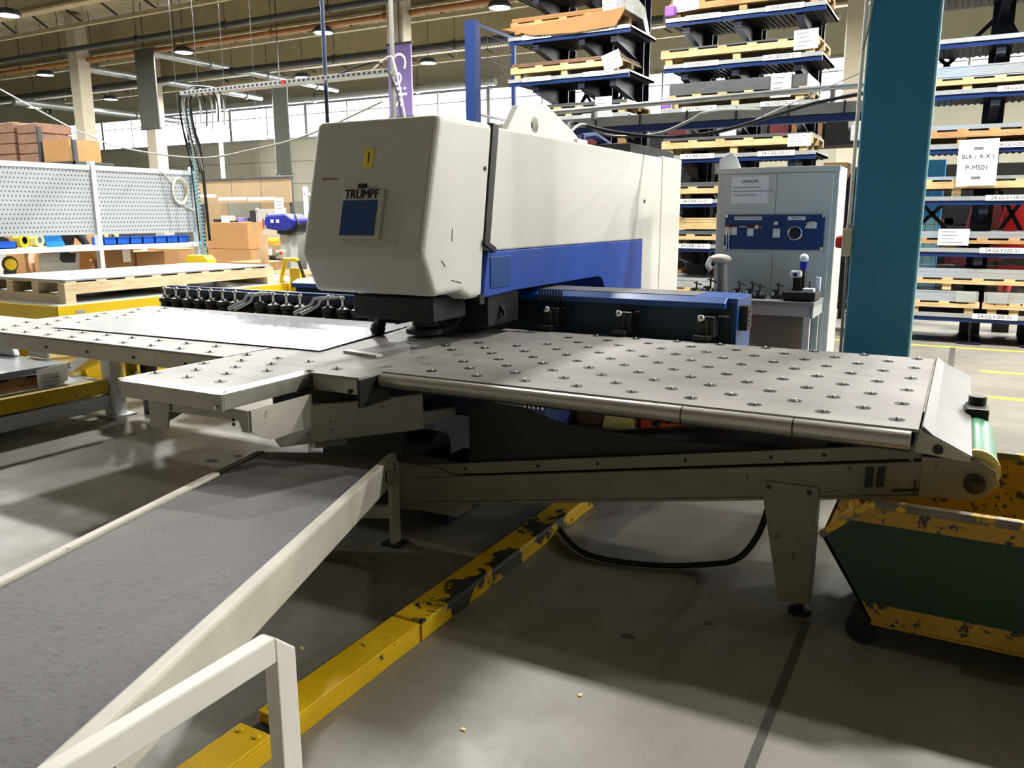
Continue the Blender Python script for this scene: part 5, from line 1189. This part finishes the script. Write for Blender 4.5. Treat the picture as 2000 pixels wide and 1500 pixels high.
for i in range(3):
    MB().tube([(PX + 0.04 + i * 0.01, 9.58 + (0.13 + 0.01 * i) * math.cos(2 * PI * k / 22), 2.02 + (0.19 + 0.012 * i) * math.sin(2 * PI * k / 22)) for k in range(22)], 0.014, 6, True).build('loop', 'cable_cream', t, smooth=True)
MB().tube(spline([(PX + 0.04, 9.45, 2.15), (PX + 0.03, 9.3, 2.3), (PX + 0.03, 9.2, 2.33)]), 0.012, 6).build('tail', 'cable_cream', t, smooth=True)
MB().tube(spline([(PX + 0.04, 9.6, 1.83), (PX + 0.04, 9.75, 1.74), (PX + 0.04, 9.95, 1.68)]), 0.012, 6).build('tail', 'cable_cream', t, smooth=True)
def bin_box(y0, y1, x0, x1, z0, z1, mat, label):
    t = thing('storage_bin', ((x0 + x1) / 2, (y0 + y1) / 2, z0), label, 'bin', 'blue bins on the shelf')
    w = 0.01
    MB().box(x1 - w, x1, y0, y1, z0, z1).build('front', mat, t); MB().box(x0, x0 + w, y0, y1, z0, z1).build('back', mat, t)
    MB().box(x0, x1, y0, y0 + w, z0, z1).build('side', mat, t); MB().box(x0, x1, y1 - w, y1, z0, z1).build('side', mat, t)
    MB().box(x0, x1, y0, y1, z0, z0 + w).build('bottom', mat, t)
    MB().box(x1, x1 + 0.008, y0, y1, z1 - 0.02, z1).build('rim', mat, t)
ORD = ['first', 'second', 'third', 'fourth', 'fifth', 'sixth', 'seventh']
for i in range(7): bin_box(8.2 + i * 0.232, 8.42 + i * 0.232, PX - 0.4, PX - 0.1, 1.171, 1.29, 'bin_blue', '%s blue bin counted from the middle upright of the workstation' % ORD[i])
bin_box(6.45, 6.85, PX - 0.4, PX - 0.1, 1.171, 1.27, 'bin_blue', 'blue bin at the far left end of the shelf')
def tape(x, y, z, r, w, mat, core, label, ax=(1, 0.4, 0)):
    t = thing('tape_roll', (x, y, z - r), label, 'tape roll', 'tape rolls on the shelf')
    MB().lathe((x, y, z), [(r * 0.55, 0), (r, 0), (r, w), (r * 0.55, w), (r * 0.55, 0)], 24, ax).build('tape', mat, t, smooth=True)
    MB().lathe((x, y, z), [(r * 0.45, 0.004), (r * 0.55, 0.004), (r * 0.55, w), (r * 0.45, w), (r * 0.45, 0.004)], 20, ax).build('core', core, t, smooth=True)
tape(PX - 0.3, 6.98, 1.275, 0.1, 0.12, 'yellow', 'black', 'bright yellow tape roll on the workstation shelf')
tape(PX - 0.3, 7.2, 1.275, 0.1, 0.12, 'tape_cream', 'bench_grey', 'cream tape roll beside the yellow one')
tape(PX - 0.3, 8.32, 1.29, 0.075, 0.06, 'tape_cream', 'cardboard', 'small tan tape roll behind the blue bins', (0, 1, 0))
tape(PX - 0.3, 8.5, 1.29, 0.075, 0.06, 'tape_cream', 'cardboard', 'second tan tape roll behind the blue bins', (0, 1, 0))
tag(MB().prism([(7.3, 1.172), (7.58, 1.172), (7.5, 1.36), (7.26, 1.36)], 'x', PX - 0.14, PX - 0.1).build('blue_lid', 'lid_blue', bevel=0.008), 'light blue lid leaning on the workstation shelf', 'lid')
tag(MB().prism([(6.6, 1.172), (6.95, 1.172), (6.93, 1.3), (6.8, 1.36), (6.62, 1.32)], 'x', PX - 0.5, PX - 0.4).build('tape_dispenser', 'black', bevel=0.01), 'black tape dispenser at the left end of the shelf', 'dispenser')
tag(MB().prism([(7.28, 0.72), (7.86, 0.72), (7.92, 1.07), (7.27, 1.07)], 'x', PX - 0.32, PX - 0.3).build('grey_board', 'bench_grey'), 'grey board standing under the workstation shelf', 'board')
MB()
tag(MB().prism([(7.62, 0.93), (7.82, 0.92), (7.84, 1.07), (7.6, 1.07), (7.58, 0.98)], 'x', PX - 0.3, PX - 0.285).build('black_pouch', 'black', bevel=0.006), 'black pouch hanging on the grey board', 'pouch')
t = thing('reflector', (PX - 0.2, 6.78, 0.86), 'round yellow cap with black ring at the left edge', 'cap')
MB().lathe((PX - 0.2, 6.78, 0.95), [(0.0, 0.04), (0.07, 0.03), (0.09, 0.0)], 20, (1, -0.3, 0)).build('cap', 'yellow', t, smooth=True)
MB().tube([(PX - 0.2 + 0.0, 6.78 + 0.1 * math.cos(2 * PI * k / 20), 0.95 + 0.1 * math.sin(2 * PI * k / 20)) for k in range(20)], 0.016, 6, True).build('ring', 'black', t, smooth=True)
MB().box(PX - 0.24, PX - 0.2, 6.7, 6.86, 0.72, 0.87).build('holder', 'black', t)
def carton(x0, x1, y0, y1, z0, z1, label, mat='cardboard', tape_m='tan_board', group='cardboard cartons'):
    t = thing('carton', ((x0 + x1) / 2, (y0 + y1) / 2, z0), label, 'carton', group)
    MB().box(x0, x1, y0, y1, z0, z1).build('body', mat, t, bevel=0.006)
    xm = (x0 + x1) / 2; ym = (y0 + y1) / 2
    MB().box(x0 - 0.002, x1 + 0.002, ym - 0.03, ym + 0.03, z0 + (z1 - z0) * 0.6, z1 + 0.002).build('tape_strip', tape_m, t)
    MB().box(x0 + 0.003, x1 + 0.004, y0 + 0.003, y1, z1 - 0.004, z1 + 0.003).build('flap', mat, t)
carton(PX - 1.1, PX - 0.5, 8.35, 9.0, 0.721, 1.08, 'brown carton under the shelf behind the long pallet')
carton(PX - 1.1, PX - 0.5, 9.05, 9.6, 0.721, 1.02, 'small carton at the far end under the shelf')
carton(PX - 1.0, PX - 0.4, 6.2, 6.7, 0.721, 1.06, 'pale carton under the shelf at the left edge', 'tan_board')
tag(MB().box(PX - 0.49, PX - 0.488, 8.78, 8.93, 0.87, 1.07).build('carton_label', 'paper'), 'white sheet taped on the carton under the shelf', 'paper')
# the worker behind the workstation, leaning over the table
def worker():
    CY = 8.16
    t = thing('person', (-12.9, CY, 0), 'worker in dark t-shirt leaning over the table behind the perforated panels', 'person')
    V = [(-12.98, CY, 0.95), (-12.84, CY, 1.15), (-12.66, CY, 1.36), (-12.56, CY, 1.5), (-12.5, CY, 1.58),
         (-12.62, CY - 0.22, 1.36), (-12.48, CY - 0.56, 1.2), (-12.36, CY - 0.74, 0.98), (-12.16, CY - 0.84, 0.79),
         (-12.64, CY + 0.21, 1.38), (-12.5, CY + 0.30, 1.16), (-12.36, CY + 0.26, 0.94), (-12.1, CY + 0.08, 0.80),
         (-13.0, CY - 0.1, 0.9), (-12.96, CY - 0.12, 0.5), (-13.0, CY - 0.14, 0.09), (-12.87, CY - 0.14, 0.045),
         (-13.0, CY + 0.1, 0.9), (-12.96, CY + 0.12, 0.5), (-13.0, CY + 0.14, 0.09), (-12.87, CY + 0.14, 0.045)]
    E = [(0, 1), (1, 2), (2, 3), (3, 4), (2, 5), (5, 6), (6, 7), (7, 8), (2, 9), (9, 10), (10, 11), (11, 12), (0, 13), (13, 14), (14, 15), (15, 16), (0, 17), (17, 18), (18, 19), (19, 20)]
    R = [0.15, 0.155, 0.175, 0.07, 0.06, 0.08, 0.06, 0.045, 0.032, 0.08, 0.06, 0.045, 0.032, 0.095, 0.07, 0.048, 0.04, 0.095, 0.07, 0.048, 0.04]
    me = bpy.data.meshes.new('body'); o_ = Vector(ORG[t.name]); me.from_pydata([tuple(Vector(v) - o_) for v in V], E, []); me.update()
    o = bpy.data.objects.new('body', me); COL.objects.link(o); o.parent = t
    sk = o.modifiers.new('skin', 'SKIN'); sk.use_smooth_shade = True
    for i, r in enumerate(R): me.skin_vertices[0].data[i].radius = (r * (1.25 if i in (1, 2) else 1.0), r * (1.25 if i in (0, 1, 2) else 1.0)); me.skin_vertices[0].data[i].use_root = (i == 0)
    ss = o.modifiers.new('sub', 'SUBSURF'); ss.levels = 2; ss.render_levels = 2
    m, nt, b = nodes_of('worker_clothes')     # shirt above, trousers below, bare lower arms
    tc = nt.nodes.new('ShaderNodeTexCoord'); sp = nt.nodes.new('ShaderNodeSeparateXYZ'); nt.links.new(tc.outputs['Object'], sp.inputs[0])
    def M(op, a, bb):
        n = nt.nodes.new('ShaderNodeMath'); n.operation = op
        for i, v in enumerate((a, bb)):
            if isinstance(v, (int, float)): n.inputs[i].default_value = v
            else: nt.links.new(v, n.inputs[i])
        return n.outputs[0]
    arm = M('MULTIPLY', M('GREATER_THAN', sp.outputs[0], 0.33), M('LESS_THAN', sp.outputs[2], 1.12))
    neck = M('GREATER_THAN', sp.outputs[2], 1.52)
    fac = M('MAXIMUM', arm, neck)
    nt.links.new(mixc(nt, fac, lin((36, 36, 40)), lin((216, 166, 142))), b.inputs['Base Color']); b.inputs['Roughness'].default_value = 0.75
    me.materials.append(m)
    hd = MB().ball((-12.42, CY, 1.69), 0.115, 18, 14, (1.05, 0.82, 1.12)).build('head', 'skin', t, smooth=True)
    MB().ball((-12.45, CY, 1.73), 0.12, 16, 10, (1.0, 0.86, 0.95)).build('hair', 'hair', hd, smooth=True)
    MB().ball((-12.295, CY, 1.67), 0.02, 8, 6, (1.1, 0.7, 1.3)).build('nose', 'skin', hd, smooth=True)
    for s in (-1, 1):
        MB().ball((-12.32, CY + s * 0.036, 1.70), 0.012, 8, 6).build('eye', 'ink', hd, smooth=True)
        MB().ball((-12.43, CY + s * 0.095, 1.68), 0.026, 8, 6, (0.8, 0.4, 1.2)).build('ear', 'skin', hd, smooth=True)
    MB().ball((-12.31, CY, 1.625), 0.022, 8, 6, (0.4, 1.2, 0.35)).build('mouth', 'dark_red', hd, smooth=True)
    for (hx, hy, s) in ((-12.16, CY - 0.84, 1), (-12.1, CY + 0.08, -1)):
        h = MB().ball((hx + 0.03, hy, 0.775), 0.042, 12, 8, (1.1, 1.0, 0.5)).build('hand', 'skin', t, smooth=True)
        for f in range(4):
            yy = hy + (f - 1.5) * 0.02; L = (0.06, 0.072, 0.068, 0.05)[f]
            MB().tube([(hx + 0.06, yy, 0.775), (hx + 0.06 + L * 0.6, yy, 0.765), (hx + 0.06 + L, yy, 0.742)], [0.0095, 0.009, 0.007], 8).build('finger', 'skin', h, smooth=True)
        MB().tube([(hx + 0.02, hy + s * 0.035, 0.77), (hx + 0.05, hy + s * 0.06, 0.76), (hx + 0.075, hy + s * 0.062, 0.748)], [0.012, 0.011, 0.008], 8).build('thumb', 'skin', h, smooth=True)
worker()
# ================================================================== cable tray, hanging cables, poles
CT = thing('cable_tray', (-9.2, 9.5, 3.5), 'perforated steel cable tray running to the hanging cable bundle', 'cable tray')
MB().box(-11.2, -7.1, 9.45, 9.65, 3.50, 3.505).build('tray_floor', 'galv', CT)
MB().box(-11.2, -7.1, 9.445, 9.45, 3.50, 3.56).build('tray_side', 'galv', CT)
MB().box(-11.2, -7.1, 9.65, 9.655, 3.50, 3.56).build('tray_side', 'galv', CT)
sl = MB()
for i in range(44): sl.box(-11.1 + i * 0.092, -11.055 + i * 0.092, 9.443, 9.4452, 3.515, 3.545)
sl.build('tray_slots', 'black', CT)['kind'] = 'stuff'
MB().box(-9.02, -8.96, 9.43, 9.445, 3.5, 3.56).build('red_clip', 'red', CT)
for xx in (-8.42, -7.2):
    pipe('ceiling_pole', (xx, 9.72, 0), (xx, 9.72, 8.7), 0.03, 'navy' if xx < -8 else 'bench_cover', 'slim blue pole standing left of the machine head' if xx < -8 else 'slim steel pole behind the machine head', 'pole')
CBN = thing('hanging_cables', (-11.25, 9.55, 2.4), 'bundle of black cables hanging from the cable tray end', 'cables')
for i in range(10):
    o = random.uniform(-0.12, 0.12); p = random.uniform(-0.1, 0.1); zend = random.choice((0.9, 1.2, 2.35, 2.6, 2.3))
    MB().tube(spline([(-10.5 + o, 9.55 + p, 3.55), (-11.0 + o * 0.6, 9.55 + p, 3.62), (-11.27 + o, 9.55 + p, 3.45), (-11.3 + o, 9.6 + p, 3.0), (-11.32 + o * 1.2, 9.7 + p, 2.6), (-11.3 + o, 9.75 + p, zend)]), 0.013, 6).build('cable', 'rubber' if i % 4 else 'cable_grey', CBN, smooth=True)
for i in range(5):
    x = -10.9 + i * 0.13
    MB().tube(spline([(x - 0.2, 9.5, 3.53), (x, 9.5, 3.5), (x + 0.08, 9.5, 3.3), (x + 0.06, 9.5, 3.05 - 0.05 * (i % 3))]), 0.012, 6).build('loose_end', 'rubber' if i % 2 else 'cable_grey', CBN, smooth=True)
t = thing('coil_hose', (-11.45, 9.8, 1.2), 'teal coiled air hose hanging beside the perforated panel', 'hose')
pts = []
for i in range(260):
    z = 3.35 - i * 0.0092; a = i * 0.9
    pts.append((-11.42 + 0.05 * math.cos(a) - 0.1 * i / 260, 9.75 + 0.2 * i / 260 + 0.05 * math.sin(a), z))
MB().tube(pts, 0.011, 5).build('coil', 'coil_teal', t, smooth=True)
tag(MB().tube(spline([(-15.65, 9.2, 3.89), (-13.8, 9.2, 3.15), (-13.18, 9.2, 2.95), (-12.44, 9.2, 2.73), (-10.66, 9.2, 2.5), (-9.4, 9.2, 2.58), (-8.29, 9.2, 2.745), (-7.0, 9.2, 3.1)]), 0.014, 6).build('sagging_cable', 'cable_grey', smooth=True), 'long pale cable sagging across the windows', 'cable')
tag(MB().tube(spline([(-8.0, 9.5, 3.56), (-7.5, 9.5, 3.66), (-7.2, 9.5, 3.62), (-7.0, 9.5, 3.3), (-6.85, 9.4, 2.9), (-6.7, 9.3, 2.3)]), 0.014, 6).build('drop_cable', 'rubber', smooth=True), 'black cable curving down from the cable tray right end', 'cable')
tag(MB().tube(spline([(-7.4, 9.5, 3.56), (-7.1, 9.5, 3.72), (-7.0, 9.5, 3.6), (-6.8, 9.4, 3.0), (-6.6, 9.3, 2.3)]), 0.012, 6).build('drop_cable', 'cable_cream', smooth=True), 'pale cable dropping beside the purple banner', 'cable')
# ================================================================== workshop far behind, left of the machine head
t = thing('hanging_board', (-16.9, 16, 1.9), 'long tan board hanging over the far workshop', 'board')
MB().box(-18.7, -15.2, 16, 16.06, 1.95, 2.55).build('panel', 'tan_board', t)
MB().box(-18.75, -15.15, 15.97, 16.1, 2.55, 2.6).build('top_rail', 'pipe_dark', t)
for xx in (-18.6, -15.3): MB().box(xx - 0.04, xx + 0.04, 16.1, 16.18, 0, 2.6).build('post', 'pipe_dark', t)
t = thing('partition', (-17, 17, 0), 'grey partition wall behind the far workshop benches', 'partition')
for i in range(5): MB().box(-19.8 + i * 1.25, -18.57 + i * 1.25, 17, 17.05, 0, 2.0).build('wall_sheet', 'bench_cover' if i % 2 else 'tan_board', t)
for i, (x, z, y, L) in enumerate(((-17.0, 2.12, 14.9, 0.55), (-16.2, 2.04, 15, 0.85), (-15.2, 2.03, 15, 0.75), (-17.2, 1.95, 14.4, 0.5))):
    t = thing('tube_lamp', (x, y, z), ['tube lamp nearest the perforated panel end', 'long tube lamp over the stacked cartons', 'tube lamp over the far tool panel', 'short tube lamp hanging lowest by the panel'][i], 'lamp', 'tube lamps in the workshop')
    MB().box(x - L / 2, x + L / 2, y - 0.07, y + 0.07, z, z + 0.03).build('housing', 'white_paint', t)
    MB().box(x - L / 2, x + L / 2, y - 0.06, y + 0.06, z - 0.035, z).build('tube', 'tube_glow', t)
    MB().cyl((x, y, z + 0.03), (x, y, 7.4), 0.006, 6).build('suspension', 'pipe_dark', t)
carton(-14.95, -13.65, 13.0, 13.45, 0.9, 1.47, 'upper of two big brown cartons beyond the yellow hood')
carton(-14.9, -13.6, 13.0, 13.45, 0.0, 0.89, 'lower of two big brown cartons beyond the yellow hood')
carton(-12.8, -11.9, 11.6, 12.4, 0.0, 0.72, 'low open carton behind the drill press')
carton(-9.6, -8.9, 8.9, 9.4, 0.0, 0.78, 'carton standing behind the yellow stop frame')
t = thing('tool_stand', (-15.0, 15, 0), 'grey tool panel with orange bins in the far workshop', 'tool panel')
MB().box(-15.4, -14.5, 15, 15.04, 1.02, 1.78).build('panel', 'bench_grey', t)
for xx in (-15.4, -14.5): MB().box(xx - 0.02, xx + 0.02, 15, 15.06, 0, 1.8).build('post', 'light_grey', t)
MB().box(-15.4, -14.5, 14.7, 15.0, 0.62, 0.66).build('shelf', 'black', t)
MB().box(-15.38, -14.52, 14.8, 15.0, 0.0, 0.62).build('drawer_block', 'black', t)
for i in range(6):
    MB().cyl((-15.3 + i * 0.13, 14.97, 1.3), (-15.3 + i * 0.13, 14.97, 1.45 + 0.1 * (i % 3)), 0.016, 6).build('hand_tool', 'red' if i in (0, 1) else 'black', t)
for i in range(4):
    bx = -15.36 + i * 0.2
    MB().prism([(14.72, 0.92), (14.95, 0.92), (14.95, 1.1), (14.72, 1.02)], 'x', bx, bx + 0.18).build('orange_bin', 'bin_orange', t)
t = thing('far_workbench', (-16.6, 15.6, 0), 'cluttered workbench behind the big cartons', 'bench')
MB().box(-17.6, -15.7, 15.3, 15.9, 0.86, 0.92).build('worktop', 'bench_grey', t)
for xx in (-17.5, -15.8): MB().box(xx - 0.04, xx + 0.04, 15.4, 15.8, 0, 0.86).build('leg', 'light_grey', t)
MB().box(-16.15, -15.75, 15.5, 15.8, 1.35, 1.75).build('monitor', 'black', t)
for i, (xx, hh, mt) in enumerate(((-17.4, 0.62, 'dark_metal'), (-17.1, 0.7, 'rag'), (-16.8, 0.58, 'black'), (-16.5, 0.66, 'purple'), (-16.3, 0.55, 'cardboard'))):
    MB().box(xx, xx + 0.22, 15.4, 15.7, 0.92, 0.92 + hh).build('clutter_box', mt, t, bevel=0.02)
t = thing('paper_sign', (-14.5, 14.9, 1.75), 'white paper sign hanging above the blue drill press', 'sign')
MB().box(-14.68, -14.4, 14.9, 14.91, 1.66, 2.04).build('sheet_of_paper', 'paper', t)
for i in range(3): MB().box(-14.62, -14.46, 14.895, 14.9, 1.78 + i * 0.08, 1.795 + i * 0.08).build('print_line', 'grey_ink', t)
t = thing('shelving_unit', (-13.7, 15.2, 0), 'white storage frame behind the drill press', 'shelf')
for xx in (-14.0, -13.2): MB().box(xx - 0.03, xx + 0.03, 15.2, 15.3, 0, 2.3).build('post', 'white_paint', t)
for zz in (0.9, 1.5, 2.1): MB().box(-14.0, -13.2, 15.2, 15.7, zz, zz + 0.05).build('shelf_board', 'white_paint', t)
DP = thing('drill_press', (-9.65, 10, 0), 'drill press with blue belt cover beyond the long pallet', 'drill press')
MB().prism([(-9.98, 1.48), (-9.93, 1.62), (-9.5, 1.64), (-9.34, 1.55), (-9.34, 1.42), (-9.5, 1.36), (-9.9, 1.4)], 'y', 9.85, 10.25).build('belt_cover', 'drill_blue', DP, bevel=0.03, seg=3)
MB().prism([(-9.75, 1.42), (-9.45, 1.42), (-9.3, 1.5), (-9.32, 1.36), (-9.5, 1.3), (-9.75, 1.32)], 'y', 9.9, 10.2).build('motor_bracket', 'black', DP, bevel=0.02)
for xx in (-9.8, -9.68): MB().box(xx, xx + 0.05, 9.835, 9.85, 1.5, 1.55).build('sticker', 'paper', DP)
MB().box(-9.72, -9.5, 9.92, 10.12, 0.62, 1.34).build('head_column', 'bench_grey', DP, bevel=0.03, seg=3)
MB().cyl((-9.62, 10.05, 0.0), (-9.62, 10.05, 0.64), 0.07, 16).build('column', 'dark_metal', DP, smooth=True)
MB().box(-9.85, -9.4, 9.8, 10.3, 0, 0.04).build('base', 'dark_metal', DP, bevel=0.01)
cbx = MB().box(-9.76, -9.58, 9.86, 9.93, 0.93, 1.06).build('control_box', 'switch_box', DP, bevel=0.006)
MB().box(-9.74, -9.7, 9.85, 9.86, 0.97, 1.02).build('green_button', 'green_belt', cbx)
MB().lathe((-9.64, 9.86, 1.02), [(0.025, 0), (0.02, 0.03), (0, 0.03)], 12, (0, -1, 0)).build('red_button', 'red', cbx)
MB().bar((-9.45, 10.0, 1.66), (-9.25, 9.9, 1.45), 0.02, 0.02).build('feed_lever', 'black', DP)
t = thing('wood_offcuts', (-9.9, 9.6, 0), 'tall pale timber offcuts leaning beside the drill press', 'timber')
for i, (a, b) in enumerate(((-9.84, -9.80), (-9.78, -9.74), (-9.72, -9.70))):
    MB().bar((a, 9.6, 0.0), (b, 9.62, 1.34 - 0.01 * i), 0.055, 0.03, (0, 1, 0)).build('batten', 'wood_strip', t)
# goods stacked high at the far left
for i, (x0, x1, y0, z0, z1, mt, lab) in enumerate(((-25.2, -23.4, 14, 3.05, 4.2, 'cardboard_dark', 'film wrapped brown goods at the far left top'), (-23.25, -22.3, 14, 3.05, 4.12, 'cardboard_dark', 'film wrapped brown goods right of the first stack'))):
    t = thing('wrapped_goods', ((x0 + x1) / 2, y0, z0), lab, 'goods', 'wrapped goods on the high rack')
    for k in range(4): MB().box(x0, x1, y0, y0 + 1.0, z0 + k * (z1 - z0) / 4, z0 + (k + 1) * (z1 - z0) / 4 - 0.015).build('layer', mt, t, bevel=0.02)
carton(-22.15, -21.0, 14, 14.9, 3.05, 3.62, 'tan corrugated carton on the high rack at far left', 'cardboard')
t = thing('high_rack', (-23, 14.5, 0), 'high storage rack behind the perforated workstation', 'rack')
MB().box(-25.5, -20.7, 13.95, 15.05, 2.95, 3.04).build('shelf', 'pipe_dark', t)
for xx in (-25.4, -22.25, -20.8): MB().box(xx - 0.05, xx + 0.05, 13.95, 14.05, 0, 4.0 if xx == -22.25 else 3.6).build('post', 'pipe_dark', t)
for k in range(3): carton(-24.6 + k * 1.2, -23.7 + k * 1.2, 14.05, 14.9, 0.0, 1.4 + 0.2 * k, ['left carton low under the high rack', 'middle carton low under the high rack', 'right carton low under the high rack'][k])
for k in range(3): carton(-15.6 + k * 0.9, -14.8 + k * 0.9, 10.6, 11.3, 0.0, 1.0 + 0.1 * (k % 2), ['brown carton seen below the blue bins at left', 'brown carton seen below the blue bins in the middle', 'brown carton seen below the blue bins at right'][k])
